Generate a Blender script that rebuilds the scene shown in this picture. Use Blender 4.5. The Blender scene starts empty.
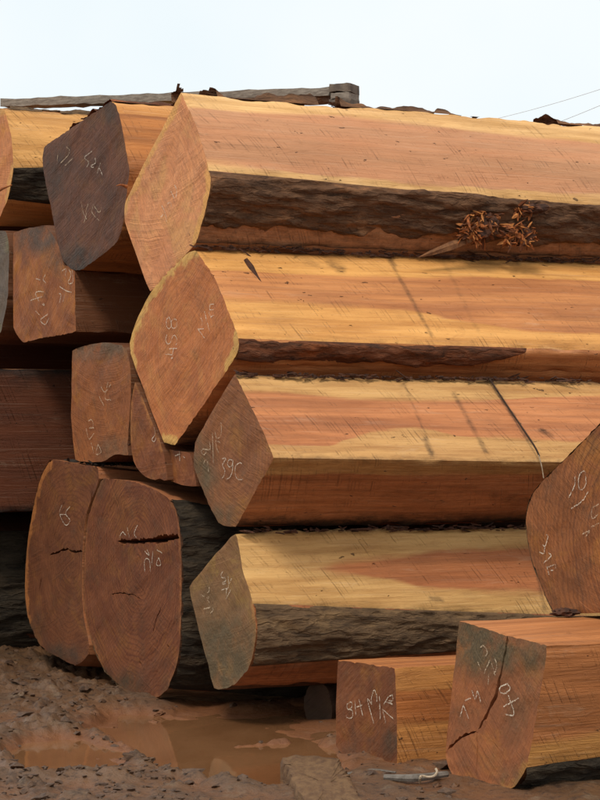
import bpy, bmesh, math, random
import numpy as np
from mathutils import Vector, noise as mnoise
from mathutils.geometry import delaunay_2d_cdt
random.seed(7); rng = np.random.default_rng(7)
S = bpy.context.scene
COL = S.collection
R = math.radians

# ------------------------------------------------------------------ camera
H_CAM, FPX, HZ = 1.5, 2200.0, 433.0           # eye height, focal length in photo pixels, horizon row
cam = bpy.data.cameras.new('camera'); camo = bpy.data.objects.new('camera', cam); COL.objects.link(camo)
camo.location = (0, 0, H_CAM); camo.rotation_euler = (R(90), 0, 0)
cam.sensor_fit = 'VERTICAL'; cam.sensor_height = 24; cam.lens = 24*FPX/800
cam.shift_y = (HZ-400)/800; cam.clip_end = 2000
S.camera = camo
# ------------------------------------------------------------------ sky, sun, exposure
SUN_EL, SUN_AZ = 50, -16                         # sun behind a thin overcast, up behind the viewer's left shoulder
w = bpy.data.worlds.new('World'); S.world = w; w.use_nodes = True
nt = w.node_tree; nt.nodes.clear()
sky = nt.nodes.new('ShaderNodeTexSky'); sky.sky_type = 'NISHITA'; sky.sun_disc = False
sky.sun_elevation = R(SUN_EL); sky.sun_rotation = R(180-SUN_AZ); sky.dust_density = 3
tc = nt.nodes.new('ShaderNodeTexCoord'); cn = nt.nodes.new('ShaderNodeTexNoise')
cn.inputs['Scale'].default_value = 3.2; cn.inputs['Detail'].default_value = 4
nt.links.new(tc.outputs['Generated'], cn.inputs['Vector'])
cr = nt.nodes.new('ShaderNodeValToRGB')
cr.color_ramp.elements[0].position = .34; cr.color_ramp.elements[0].color = (.83, .925, .965, 1)
cr.color_ramp.elements[1].position = .56; cr.color_ramp.elements[1].color = (.95, .985, .99, 1)
nt.links.new(cn.outputs['Fac'], cr.inputs['Fac'])
vm = nt.nodes.new('ShaderNodeVectorMath'); vm.operation = 'SCALE'; vm.inputs['Scale'].default_value = 10.0
nt.links.new(cr.outputs['Color'], vm.inputs[0])
mx = nt.nodes.new('ShaderNodeMix'); mx.data_type = 'RGBA'; mx.inputs[0].default_value = .93   # cloud cover
nt.links.new(sky.outputs[0], mx.inputs[6]); nt.links.new(vm.outputs[0], mx.inputs[7])
bg = nt.nodes.new('ShaderNodeBackground'); bg.inputs['Strength'].default_value = .1
nt.links.new(mx.outputs[2], bg.inputs['Color'])
wo = nt.nodes.new('ShaderNodeOutputWorld'); nt.links.new(bg.outputs[0], wo.inputs[0])
sl = bpy.data.lights.new('sun', 'SUN'); sl.energy = 2.1; sl.angle = R(14); sl.color = (1, .93, .82)
so = bpy.data.objects.new('sun', sl); COL.objects.link(so); so.location = (4, -6, 12)
d_sun = Vector((-math.sin(R(SUN_AZ))*math.cos(R(SUN_EL)), math.cos(R(SUN_AZ))*math.cos(R(SUN_EL)), -math.sin(R(SUN_EL))))
so.rotation_euler = d_sun.to_track_quat('-Z', 'Y').to_euler()
S.render.engine = 'CYCLES'
S.view_settings.view_transform = 'Standard'; S.view_settings.look = 'None'
S.view_settings.exposure = 0.09; S.view_settings.gamma = 1

# ------------------------------------------------------------------ helpers
def lin(r, g, b):
    f = lambda c: (c/255/12.92) if c/255 <= .04045 else ((c/255+.055)/1.055)**2.4
    return (f(r), f(g), f(b), 1)
def bp(x, y, D):                                 # a point at depth D metres
    return np.array([(x-300)/FPX*D, D, H_CAM-(y-HZ)/FPX*D])
def proj(P):
    P = np.asarray(P); return np.stack([300+FPX*P[..., 0]/P[..., 1], HZ-FPX*(P[..., 2]-H_CAM)/P[..., 1]], -1)
_perm = rng.permutation(512).astype(np.int64); _perm = np.concatenate([_perm, _perm, _perm])
_grad = rng.normal(size=(512, 3)); _grad /= np.linalg.norm(_grad, axis=1)[:, None]
def pn(x, y, z=0.0):                             # gradient noise, about -.7 to .7
    x, y, z = np.broadcast_arrays(np.asarray(x, float), np.asarray(y, float), np.asarray(z, float))
    xi, yi, zi = np.floor(x).astype(np.int64), np.floor(y).astype(np.int64), np.floor(z).astype(np.int64)
    xf, yf, zf = x-xi, y-yi, z-zi
    fd = lambda t: t*t*t*(t*(t*6-15)+10)
    u, v, w_ = fd(xf), fd(yf), fd(zf)
    def g(i, j, k):
        h = _perm[_perm[_perm[(xi+i) & 511]+((yi+j) & 511)]+((zi+k) & 511)]
        G = _grad[h & 511]
        return G[..., 0]*(xf-i)+G[..., 1]*(yf-j)+G[..., 2]*(zf-k)
    L = lambda a, b, t: a+(b-a)*t
    return L(L(L(g(0,0,0), g(1,0,0), u), L(g(0,1,0), g(1,1,0), u), v),
             L(L(g(0,0,1), g(1,0,1), u), L(g(0,1,1), g(1,1,1), u), v), w_)*1.4
def fbm(x, y, z=0.0, o=4, lac=2.1, gain=.5):
    a, t = 1.0, 0
    for i in range(o):
        t = t+a*pn(x, y, z+i*7.3); x = x*lac; y = y*lac; z = z*lac; a *= gain
    return t
def link(o, parent=None):
    COL.objects.link(o)
    if parent is not None: o.parent = parent
    return o
def mesh_obj(name, V, F, mat, parent=None, attrs=None, smooth=True, sharp=None):
    me = bpy.data.meshes.new(name)
    me.from_pydata([tuple(map(float, v)) for v in V] if not isinstance(V, np.ndarray) else V.tolist(), [], F if not isinstance(F, np.ndarray) else F.tolist())
    for k, a in (attrs or {}).items():
        a = np.asarray(a, dtype=np.float32)
        at = me.attributes.new(k, 'FLOAT_VECTOR' if a.ndim == 2 else 'FLOAT', 'POINT')
        at.data.foreach_set('vector' if a.ndim == 2 else 'value', a.ravel())
    if mat: me.materials.append(mat)
    if smooth: me.polygons.foreach_set('use_smooth', [True]*len(me.polygons))
    me.update()
    if sharp: me.set_sharp_from_angle(angle=R(sharp))
    return link(bpy.data.objects.new(name, me), parent)
def tag(o, label, cat, group=None, kind=None):
    if label: o['label'] = label
    if cat: o['category'] = cat
    if group: o['group'] = group
    if kind: o['kind'] = kind
    return o
def empty(name, loc):
    o = bpy.data.objects.new(name, None); o.empty_display_size = .1; COL.objects.link(o); o.location = loc
    return o
def local(V, base): return np.asarray(V)-np.asarray(base)
def grid_faces(nj, nk, flip=False, off=0):
    j, k = np.meshgrid(np.arange(nj-1), np.arange(nk-1), indexing='ij')
    a = j*nk+k
    F = np.stack([a, a+1, a+nk+1, a+nk], -1).reshape(-1, 4)
    return (F[:, ::-1] if flip else F)+off

# ------------------------------------------------------------------ materials
class N:
    def __init__(s, name):
        s.m = bpy.data.materials.new(name); s.m.use_nodes = True; s.t = s.m.node_tree; s.t.nodes.clear()
        s.out = s.n('ShaderNodeOutputMaterial'); s.b = s.n('ShaderNodeBsdfPrincipled')
        s.t.links.new(s.b.outputs[0], s.out.inputs[0])
    def n(s, t, **k):
        x = s.t.nodes.new(t)
        for a, b in k.items(): setattr(x, a, b)
        return x
    def set(s, sock, v):
        if hasattr(v, 'is_linked'): s.t.links.new(v, sock)
        else: sock.default_value = v
    def attr(s, name, out='Fac'): return s.n('ShaderNodeAttribute', attribute_name=name).outputs[out]
    def math(s, op, a, b=0.0, c=None, clamp=False):
        x = s.n('ShaderNodeMath', operation=op, use_clamp=clamp); s.set(x.inputs[0], a); s.set(x.inputs[1], b)
        if c is not None: s.set(x.inputs[2], c)
        return x.outputs[0]
    def mul(s, v, sc):
        x = s.n('ShaderNodeVectorMath', operation='MULTIPLY'); s.set(x.inputs[0], v); s.set(x.inputs[1], sc); return x.outputs[0]
    def add(s, v, sc):
        x = s.n('ShaderNodeVectorMath', operation='ADD'); s.set(x.inputs[0], v); s.set(x.inputs[1], sc); return x.outputs[0]
    def noise(s, vec, scale=1, detail=4, rough=.55, dist=0):
        x = s.n('ShaderNodeTexNoise'); s.set(x.inputs['Vector'], vec)
        for k, v in (('Scale', scale), ('Detail', detail), ('Roughness', rough), ('Distortion', dist)): s.set(x.inputs[k], v)
        return x.outputs['Fac']
    def wave(s, vec, scale, dist, detail=2, dscale=1, dirn='X'):
        x = s.n('ShaderNodeTexWave', wave_type='BANDS', bands_direction=dirn); s.set(x.inputs['Vector'], vec)
        for k, v in (('Scale', scale), ('Distortion', dist), ('Detail', detail), ('Detail Scale', dscale)): s.set(x.inputs[k], v)
        return x.outputs['Fac']
    def ss(s, v, a, b, lo=0.0, hi=1.0):
        x = s.n('ShaderNodeMapRange', interpolation_type='SMOOTHSTEP'); s.set(x.inputs[0], v)
        for i, q in enumerate((a, b, lo, hi)): s.set(x.inputs[i+1], q)
        return x.outputs[0]
    def mix(s, f, a, b, mode='MIX'):
        x = s.n('ShaderNodeMix', data_type='RGBA', blend_type=mode); s.set(x.inputs[0], f); s.set(x.inputs[6], a); s.set(x.inputs[7], b)
        return x.outputs[2]
    def bump(s, h, strength=.4, dist=.005, prev=None):
        x = s.n('ShaderNodeBump'); s.set(x.inputs['Height'], h); x.inputs['Strength'].default_value = strength; x.inputs['Distance'].default_value = dist
        if prev is not None: s.t.links.new(prev, x.inputs['Normal'])
        return x.outputs[0]
    def done(s, col, rough=.7, nrm=None, spec=.3):
        s.set(s.b.inputs['Base Color'], col); s.set(s.b.inputs['Roughness'], rough); s.b.inputs['Specular IOR Level'].default_value = spec
        if nrm is not None: s.t.links.new(nrm, s.b.inputs['Normal'])
        return s.m

def wood_side(name, hA, hB, sA, sB, dirt=(40, 30, 24), seed=0., grime=.25, saw=.5, fig_=.22):
    hA, hB, sA, sB = [(c[0]*.975, c[1]*.905, c[2]*.80) for c in (hA, hB, sA, sB)]
    g = N(name); lc = g.add(g.attr('lc', 'Vector'), (seed, seed*.7, seed*1.3)); sap = g.attr('sap'); dt = g.attr('dirt')
    streak = g.noise(g.mul(lc, (9, 9, .55)), 1, 5, .6, .4)
    fine = g.noise(g.mul(lc, (70, 70, 2.2)), 1, 4, .65)
    fig = g.wave(g.mul(lc, (1, 1, .09)), 9, 6, 3, 1.2)
    blotch = g.noise(g.mul(lc, (3, 3, 1.6)), 1, 3)
    heart = g.mix(g.ss(streak, .36, .64), lin(*[c*.91 for c in hA]), lin(*[min(255, c*1.02) for c in hB]))
    heart = g.mix(g.math('MULTIPLY', g.ss(fig, .55, .95), fig_), heart, lin(*[c*.72 for c in hA]))
    sapc = g.mix(g.ss(g.noise(g.mul(lc, (16, 16, 1.0)), 1, 5, .65), .34, .66), lin(*[min(255, c*1.03) for c in sA]), lin(*[c*.95 for c in sB]))
    edge = g.math('ADD', sap, g.math('MULTIPLY', g.math('SUBTRACT', g.noise(g.mul(lc, (14, 14, 2.2)), 1, 4), .5), .07))
    sw_ = g.ss(g.noise(g.mul(lc, (4, 4, .9)), 1, 2), .35, .65, .006, .034)
    col = g.mix(g.ss(edge, g.math('MULTIPLY', sw_, -1), sw_), heart, sapc)
    tone = g.noise(g.mul(g.add(lc, (5, 2, 8)), (2.2, 2.2, .8)), 1, 4, .6)
    col = g.mix(g.math('MULTIPLY', g.ss(tone, .44, .70), .42), col, g.mix(1, col, (.76, .64, .55, 1), 'MULTIPLY'))
    smear = g.noise(g.mul(g.add(lc, (3, 6, 1)), (13, 13, 2.6)), 1, 7, .74, .8)
    col = g.mix(g.math('MULTIPLY', g.ss(smear, .54, .70), .30), col, g.mix(1, col, (.60, .46, .36, 1), 'MULTIPLY'))
    col = g.mix(g.math('MULTIPLY', g.ss(smear, .44, .30), .22), col, g.mix(.35, col, (.92, .78, .56, 1)))
    spot = g.noise(g.mul(g.add(lc, (8, 1, 4)), (60, 60, 26)), 1, 5, .75)
    col = g.mix(g.math('MULTIPLY', g.ss(spot, .58, .70), .38), col, g.mix(1, col, (.50, .38, .30, 1), 'MULTIPLY'))
    fib = g.noise(g.mul(lc, (150, 150, 1.3)), 1, 3, .6, .2)
    col = g.mix(g.math('MULTIPLY', g.ss(fib, .56, .72), .30), col, g.mix(1, col, (.62, .50, .42, 1), 'MULTIPLY'))
    col = g.mix(g.math('MULTIPLY', g.ss(fib, .44, .30), .22), col, g.mix(.25, col, (.95, .85, .66, 1)))
    col = g.mix(g.math('MULTIPLY', g.ss(fine, .52, .75), .30), col, g.mix(.55, col, (.10, .045, .02, 1)))
    col = g.mix(g.math('MULTIPLY', g.ss(blotch, .5, .75), .22), col, g.mix(.5, col, (.16, .09, .05, 1)))
    # chainsaw kerf marks: slanted ticks, only in patches and at wandering angles
    sx = g.n('ShaderNodeSeparateXYZ'); g.set(sx.inputs[0], g.attr('lc', 'Vector'))
    ang = g.noise(g.mul(lc, (.5, .5, .6)), 1, 1)
    su = g.math('ADD', sx.outputs[2], g.math('MULTIPLY', sx.outputs[1], g.ss(ang, .3, .7, .35, .8)))
    cb = g.n('ShaderNodeCombineXYZ'); g.set(cb.inputs[0], su)
    patch = g.ss(g.noise(g.mul(lc, (7, 7, 3)), 1, 5, .65), .46, .64)
    kerf = g.math('MULTIPLY', g.ss(g.noise(g.mul(cb.outputs[0], (60, 0, 0)), 1, 3, .7), .52, .68), patch)
    tick = g.math('MULTIPLY', g.ss(g.noise(g.mul(cb.outputs[0], (95, 0, 0)), 1, 2), .56, .66), g.ss(g.noise(g.mul(lc, (24, 24, 9)), 1, 3), .54, .62))
    col = g.mix(g.math('MULTIPLY', kerf, .34*saw), col, (.16, .075, .03, 1))
    col = g.mix(g.math('MULTIPLY', tick, .8*saw), col, (.09, .045, .022, 1))
    # small dark knots and nicks
    nick = g.ss(g.noise(g.mul(lc, (34, 34, 15)), 1, 3), .70, .75)
    col = g.mix(g.math('MULTIPLY', nick, .7), col, lin(52, 30, 20))
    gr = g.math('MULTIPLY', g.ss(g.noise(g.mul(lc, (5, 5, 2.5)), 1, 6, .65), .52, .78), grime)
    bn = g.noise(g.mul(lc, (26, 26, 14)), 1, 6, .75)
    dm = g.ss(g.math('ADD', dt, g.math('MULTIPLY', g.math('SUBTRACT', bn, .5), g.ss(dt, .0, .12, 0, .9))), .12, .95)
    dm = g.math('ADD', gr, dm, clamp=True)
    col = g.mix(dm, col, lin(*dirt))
    h = g.math('ADD', g.math('MULTIPLY', fine, .7), g.math('MULTIPLY', kerf, -.9)); h = g.math('ADD', h, g.math('MULTIPLY', nick, -2))
    h = g.math('ADD', h, g.math('MULTIPLY', smear, 1.2)); nr = g.bump(h, .9, .008)
    return g.done(col, g.ss(streak, .2, .8, .5, .72), nr, .28)

def wood_end(name, cA, cB, sap_c, dirt=(84, 74, 60), seed=0., grime=.35, ring=.35, red=(110, 50, 28), scale=1., ochre=None, och=.6):
    cA, cB, sap_c = [(min(255, c[0]*1.08), c[1]*1.04, c[2]*.93) for c in (cA, cB, sap_c)]
    g = N(name); lc0 = g.attr('lc', 'Vector'); lc = g.add(lc0, (seed, seed*.6, 0)); sap = g.attr('sap'); dt = g.attr('dirt')
    wob = g.noise(g.mul(lc, (3.2, 3.2, 1)), 1, 3)
    ln = g.n('ShaderNodeVectorMath', operation='LENGTH'); g.set(ln.inputs[0], lc0)
    r = g.math('ADD', ln.outputs['Value'], g.math('MULTIPLY', wob, .16))
    cb = g.n('ShaderNodeCombineXYZ'); g.set(cb.inputs[0], r)
    rings = g.noise(g.mul(cb.outputs[0], (26*scale, 0, 0)), 1, 4, .7)
    rings2 = g.noise(g.mul(cb.outputs[0], (120, 0, 0)), 1, 2, .6)
    blotch = g.noise(g.mul(lc, (4, 4, 1)), 1, 5, .62, .6)
    fine = g.noise(g.mul(lc, (90, 90, 1)), 1, 4, .7)
    # saw swipes: fine straight lines that turn slowly
    rot = g.n('ShaderNodeVectorRotate', rotation_type='Z_AXIS'); g.set(rot.inputs['Vector'], lc); rot.inputs['Angle'].default_value = .6+seed
    sw = g.noise(g.mul(rot.outputs[0], (3, 46+(seed*13) % 60, 1)), 1, 4, .65, .3)
    col = g.mix(g.ss(blotch, .33, .67), lin(*cA), lin(*cB))
    ochre = ochre or (min(255, cA[0]*1.08), min(255, cA[1]*1.16), cA[2]*.92)
    b2 = g.noise(g.mul(g.add(lc, (7.7, 3.1, 0)), (2.6, 3.4, 1)), 1, 5, .6, 1.2)
    col = g.mix(g.math('MULTIPLY', g.ss(b2, .50, .66), och), col, lin(*ochre))
    b3 = g.noise(g.mul(g.add(lc, (1.7, 9.1, 0)), (11, 11, 1)), 1, 6, .7, .5)
    col = g.mix(g.math('MULTIPLY', g.ss(b3, .48, .70), .45), col, lin(*[c*.74 for c in cB]))
    col = g.mix(g.math('MULTIPLY', g.ss(rings, .46, .66), ring), col, lin(*red))
    rw = g.n('ShaderNodeTexWave', wave_type='BANDS', bands_direction='X'); g.set(rw.inputs['Vector'], cb.outputs[0]); rw.inputs['Scale'].default_value = 8.5*scale; rw.inputs['Distortion'].default_value = 1.2; rw.inputs['Detail'].default_value = 3; rw.inputs['Detail Scale'].default_value = 5
    col = g.mix(g.math('MULTIPLY', g.ss(rw.outputs['Fac'], .55, .95), ring*.75), col, lin(*[c*.85 for c in red]))
    rad = g.n('ShaderNodeVectorMath', operation='NORMALIZE'); g.set(rad.inputs[0], lc0)
    rk = g.noise(g.mul(rad.outputs[0], (26, 26, 1)), 1, 3, .7)
    col = g.mix(g.math('MULTIPLY', g.ss(rk, .60, .70), .22), col, lin(*[c*.6 for c in cB]))
    col = g.mix(g.math('MULTIPLY', g.ss(rings2, .55, .8), ring*.5), col, lin(*[c*.8 for c in red]))
    # the bar of the saw swings about a far pivot: shallow arcs across the cut
    pv = g.n('ShaderNodeVectorMath', operation='LENGTH'); g.set(pv.inputs[0], g.add(lc0, (1.1*math.cos(seed), -1.6+.4*math.sin(seed*3), 0)))
    cb2 = g.n('ShaderNodeCombineXYZ'); g.set(cb2.inputs[0], g.math('ADD', pv.outputs['Value'], g.math('MULTIPLY', wob, .05)))
    arcs = g.noise(g.mul(cb2.outputs[0], (48, 0, 0)), 1, 4, .75)
    am = g.ss(g.noise(g.mul(lc, (4.5, 4.5, 1)), 1, 4), .38, .62)
    col = g.mix(g.math('MULTIPLY', g.math('MULTIPLY', g.ss(arcs, .50, .66), am), .42), col, lin(*[c*.60 for c in cA]))
    col = g.mix(g.math('MULTIPLY', g.math('MULTIPLY', g.ss(arcs, .48, .34), am), .30), col, lin(*[min(255, c*1.15) for c in cA]))
    col = g.mix(g.math('MULTIPLY', g.ss(sw, .52, .75), .2), col, lin(*[min(255, c*1.18) for c in cB]))
    col = g.mix(g.math('MULTIPLY', g.ss(sw, .48, .25), .2), col, lin(*[c*.62 for c in cA]))
    edge = g.math('ADD', sap, g.math('MULTIPLY', g.math('SUBTRACT', g.noise(g.mul(lc, (9, 9, 1)), 1, 6, .7), .5), .16))
    col = g.mix(g.math('MULTIPLY', g.ss(edge, -.012, .02), .8), col, g.mix(g.ss(sw, .3, .7), lin(*sap_c), lin(*[c*.84 for c in sap_c])))
    dn = g.noise(g.mul(lc, (7, 7, 1)), 1, 7, .68)
    dm = g.math('ADD', g.math('MULTIPLY', g.ss(dn, .48, .75), grime), g.math('MULTIPLY', dt, g.ss(dn, .25, .55)), clamp=True)
    col = g.mix(dm, col, g.mix(g.ss(fine, .3, .7), lin(*dirt), lin(*[c*.72 for c in dirt])))
    spk = g.ss(g.noise(g.mul(lc, (36, 36, 1)), 1, 4, .65), .66, .72)
    col = g.mix(g.math('MULTIPLY', spk, .8), col, lin(40, 30, 24))
    h = g.math('ADD', g.math('MULTIPLY', sw, .9), g.math('MULTIPLY', fine, .35)); h = g.math('ADD', h, g.math('MULTIPLY', g.math('MULTIPLY', arcs, am), 1.5)); h = g.math('ADD', h, g.math('MULTIPLY', dm, .8))
    return g.done(col, .68, g.bump(h, .85, .006), .28)

def bark_mat(name, a, b, c=(128, 82, 50), seed=0., cfac=.3):
    g = N(name); lc = g.add(g.attr('lc', 'Vector'), (seed, seed, seed))
    wv_ = g.n('ShaderNodeTexNoise'); g.set(wv_.inputs['Vector'], g.mul(lc, (14, 14, 6))); wv_.inputs['Scale'].default_value = 1; wv_.inputs['Detail'].default_value = 4
    wl = g.add(g.mul(lc, (20, 20, 3.2)), g.mul(wv_.outputs['Color'], (1.6, 1.6, 1.6)))
    vo = g.n('ShaderNodeTexVoronoi', feature='DISTANCE_TO_EDGE'); g.set(vo.inputs['Vector'], wl); vo.inputs['Scale'].default_value = 1
    crack = g.ss(vo.outputs['Distance'], .0, .16)
    vc = g.n('ShaderNodeTexVoronoi', feature='F1'); g.set(vc.inputs['Vector'], wl); vc.inputs['Scale'].default_value = 1
    sc = g.n('ShaderNodeSeparateColor'); g.set(sc.inputs[0], vc.outputs['Color'])
    n1 = g.noise(g.mul(lc, (30, 30, 7)), 1, 7, .72, .6); n2 = g.noise(g.mul(lc, (110, 110, 40)), 1, 4, .7)
    n3 = g.noise(g.mul(lc, (7, 7, 2.6)), 1, 6, .68)
    col = g.mix(g.ss(n1, .33, .66), lin(*a), lin(*b))
    col = g.mix(g.math('MULTIPLY', sc.outputs[0], .35), col, lin(*[min(255, q*1.25) for q in a]))
    col = g.mix(g.math('MULTIPLY', g.ss(n3, .53, .66), cfac*1.5), col, lin(*c))
    col = g.mix(g.math('MULTIPLY', g.ss(n2, .5, .72), .45), col, lin(*[q*.5 for q in a]))
    h = g.math('ADD', g.math('MULTIPLY', n1, .8), g.math('MULTIPLY', n2, .25)); h = g.math('ADD', h, g.math('MULTIPLY', crack, .28)); h = g.math('ADD', h, g.math('MULTIPLY', sc.outputs[0], .22)); h = g.math('ADD', h, g.math('MULTIPLY', n3, .9))
    return g.done(col, .84, g.bump(h, 1.0, .02), .2)

def plain(name, a, b, scale=12, rough=.8, bump=.5, stretch=(1, 1, 1), spec=.25, dist=.006):
    g = N(name); t = g.n('ShaderNodeTexCoord'); v = g.mul(t.outputs['Object'], stretch)
    n1 = g.noise(v, scale, 6, .65); n2 = g.noise(v, scale*6, 3, .6)
    col = g.mix(g.ss(n1, .35, .65), lin(*a), lin(*b)); col = g.mix(g.math('MULTIPLY', g.ss(n2, .5, .75), .35), col, lin(*[c*.6 for c in a]))
    return g.done(col, rough, g.bump(g.math('ADD', n1, g.math('MULTIPLY', n2, .4)), bump, dist), spec)

def chalk_mat(name, c, fade):
    g = N(name); t = g.n('ShaderNodeTexCoord')
    n1 = g.noise(t.outputs['Object'], 170, 3, .7); n2 = g.noise(t.outputs['Object'], 26, 2)
    a = g.math('MULTIPLY', g.ss(n1, .38, .62), g.ss(n2, .26, .56, fade, 1.0))
    g.b.inputs['Base Color'].default_value = lin(*c); g.b.inputs['Roughness'].default_value = .9
    g.set(g.b.inputs['Alpha'], a)
    return g.m
CHALK = chalk_mat('chalk', (226, 212, 190), .2); CHALK_FAINT = chalk_mat('chalk_faint', (205, 180, 150), .05)

# ------------------------------------------------------------------ ground: one sheet of churned mud with puddle hollows
WATER_Z = -.035
def gpt(x, y, z=0.0):                            # a spot on the ground
    D = FPX*(H_CAM-z)/(y-HZ); return np.array([(x-300)/FPX*D, D])
PUDS = []                                         # centre, half axes, turn, depth
def pud(x, y, ax, ay, rot, dep):
    c = gpt(x, y, WATER_Z); PUDS.append((c[0], c[1], ax, ay, rot, dep))
pud(72, 757, .27, .50, .10, .075)
pud(225, 752, .42, 1.00, .20, .075); pud(285, 762, .22, .62, .05, .07); pud(165, 734, .30, .65, .35, .055); pud(255, 724, .42, .8, 0, .045)
def ground_z(X, Y):
    n = .030*fbm(X*1.1, Y*.9, 3.1, 3)+.012*fbm(X*4.2+9, Y*2.6, 1.7, 3)
    left = np.clip((-.55-X)/.9, 0, 1)
    mound = .10*np.clip((-1.3-X)/.9, 0, 1)*np.clip((Y-11.4)/1.6, 0, 1)*np.clip((17-Y)/2, 0, 1)
    rid = 1-np.abs(fbm(X*7, Y*4.2, 8.2, 3))*1.7
    clod = np.clip(fbm(X*7.5, Y*6.5, 5.5, 4, 2.2, .46)-.06, 0, .6)*.066*(.4+.8*left)+np.maximum(0, rid-.62)*.034*(.35+.65*left)
    pm = np.zeros_like(X); dep = np.zeros_like(X)
    for cx, cy, ax, ay, ro, dp in PUDS:
        dx, dy = X-cx, Y-cy; c, s = math.cos(ro), math.sin(ro)
        q = ((dx*c+dy*s)/ax)**2+((-dx*s+dy*c)/ay)**2
        m = np.clip(1.55-np.sqrt(q)+.16*pn(X*5, Y*4, 2.2)+.10*pn(X*14, Y*9, 4.2), 0, 1); m = m*m*(3-2*m)
        m = np.clip(m*2.2, 0, 1)
        dep = np.maximum(dep, dp*m); pm = np.maximum(pm, m)
    z = .012+n+mound+clod*(1-.94*pm)-dep
    # churned ridges between and inside the puddles
    def ridge(pts, wd, hh):
        out = np.zeros_like(X)
        P = [gpt(*p) for p in pts]
        for a, b in zip(P[:-1], P[1:]):
            d = b-a; L2 = (d**2).sum(); t = np.clip(((X-a[0])*d[0]+(Y-a[1])*d[1])/L2, 0, 1)
            q = np.hypot(X-a[0]-t*d[0], (Y-a[1]-t*d[1])*.55); out = np.maximum(out, np.clip(1-q/wd, 0, 1))
        out = out*out*(3-2*out); return out*hh*(.75+.5*fbm(X*9, Y*6, 6.6, 3))
    z = z+ridge([(185, 742), (215, 742), (250, 739), (285, 736)], .06, .052)
    z = z+ridge([(105, 752), (135, 757), (160, 770), (200, 779), (240, 788)], .12, .058)
    z = z+ridge([(95, 733), (118, 740), (138, 750)], .10, .048)
    z = z+ridge([(-10, 742), (8, 752), (12, 768)], .08, .05)
    z = z+ridge([(0, 779), (60, 781), (120, 783)], .08, .035)
    far = np.clip((np.hypot(X, Y-11)-9)/20, 0, 1)
    return z*(1-far)
def axis(lo, hi, step, grow, lim):
    a = list(np.arange(lo, hi+step/2, step)); s = step; x = a[-1]
    while x < lim: s *= grow; x += s; a.append(x)
    s = step; x = a[0]; pre = []
    while x > -lim: s *= grow; x -= s; pre.append(x)
    return np.array(pre[::-1]+a)
gx = axis(-2.35, 1.6, .0125, 1.35, 700)
gy = np.concatenate([axis(8.2, 12.6, .017, 1.35, 700)])
gy = np.unique(np.concatenate([gy[gy <= 12.6], np.arange(12.62, 17, .035), gy[gy > 17.2]]))
X, Y = np.meshgrid(gx, gy, indexing='ij'); Z = ground_z(X, Y)
def mud_mat():
    g = N('mud'); ge = g.n('ShaderNodeNewGeometry'); p = ge.outputs['Position']
    sx = g.n('ShaderNodeSeparateXYZ'); g.set(sx.inputs[0], p)
    n1 = g.noise(p, 3.0, 6, .65); n2 = g.noise(p, 22, 6, .7); n3 = g.noise(p, 110, 3, .65); n4 = g.noise(g.mul(p, (9, 6, 9)), 1, 5, .6)
    col = g.mix(g.ss(n1, .35, .65), lin(102, 74, 51), lin(84, 62, 44))
    col = g.mix(g.math('MULTIPLY', g.ss(n4, .54, .70), .5), col, lin(116, 99, 80))
    col = g.mix(g.math('MULTIPLY', g.ss(n2, .50, .66), .75), col, lin(50, 34, 24))
    col = g.mix(g.math('MULTIPLY', g.ss(n3, .60, .72), .5), col, lin(40, 30, 24))
    wet = g.ss(g.math('ADD', sx.outputs[2], g.math('MULTIPLY', g.math('SUBTRACT', n2, .5), .04)), -.04, .035)
    col = g.mix(wet, g.mix(.5, col, lin(140, 84, 48)), col)
    ro = g.ss(g.math('ADD', g.math('MULTIPLY', n2, .6), g.math('MULTIPLY', n1, .4)), .35, .62, .28, .66)
    return g.done(col, ro, g.bump(g.math('ADD', n2, g.math('MULTIPLY', n3, .5)), .8, .012), .32)
MUD = mud_mat()
gv = np.stack([X, Y, Z], -1).reshape(-1, 3)
go = mesh_obj('ground', gv, grid_faces(len(gx), len(gy), True), MUD)
go['kind'] = 'structure'
def water_mat():
    g = N('muddy_water'); ge = g.n('ShaderNodeNewGeometry'); p = ge.outputs['Position']
    n1 = g.noise(g.mul(p, (2.2, .9, 1)), 1, 4, .6)
    col = g.mix(g.ss(n1, .35, .65), lin(116, 78, 49), lin(130, 90, 59))
    n2 = g.noise(g.mul(p, (7, 5, 1)), 1, 3)
    return g.done(col, .05, g.bump(n2, .06, .01), .6)
WAT = water_mat()
for poly in ([(-40, 728), (118, 728), (165, 770), (205, 806), (-40, 806)],
             [(118, 728), (118, 712), (180, 704), (260, 698), (345, 698), (350, 760), (330, 806), (205, 806), (165, 770)]):
    P = [gpt(*p, WATER_Z) for p in poly]
    o = mesh_obj('puddle', [(p[0], p[1], WATER_Z) for p in P], [tuple(range(len(P)))], WAT, smooth=False); o['kind'] = 'structure'
    if o.data.polygons[0].normal.z < 0: o.data.flip_normals()

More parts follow.
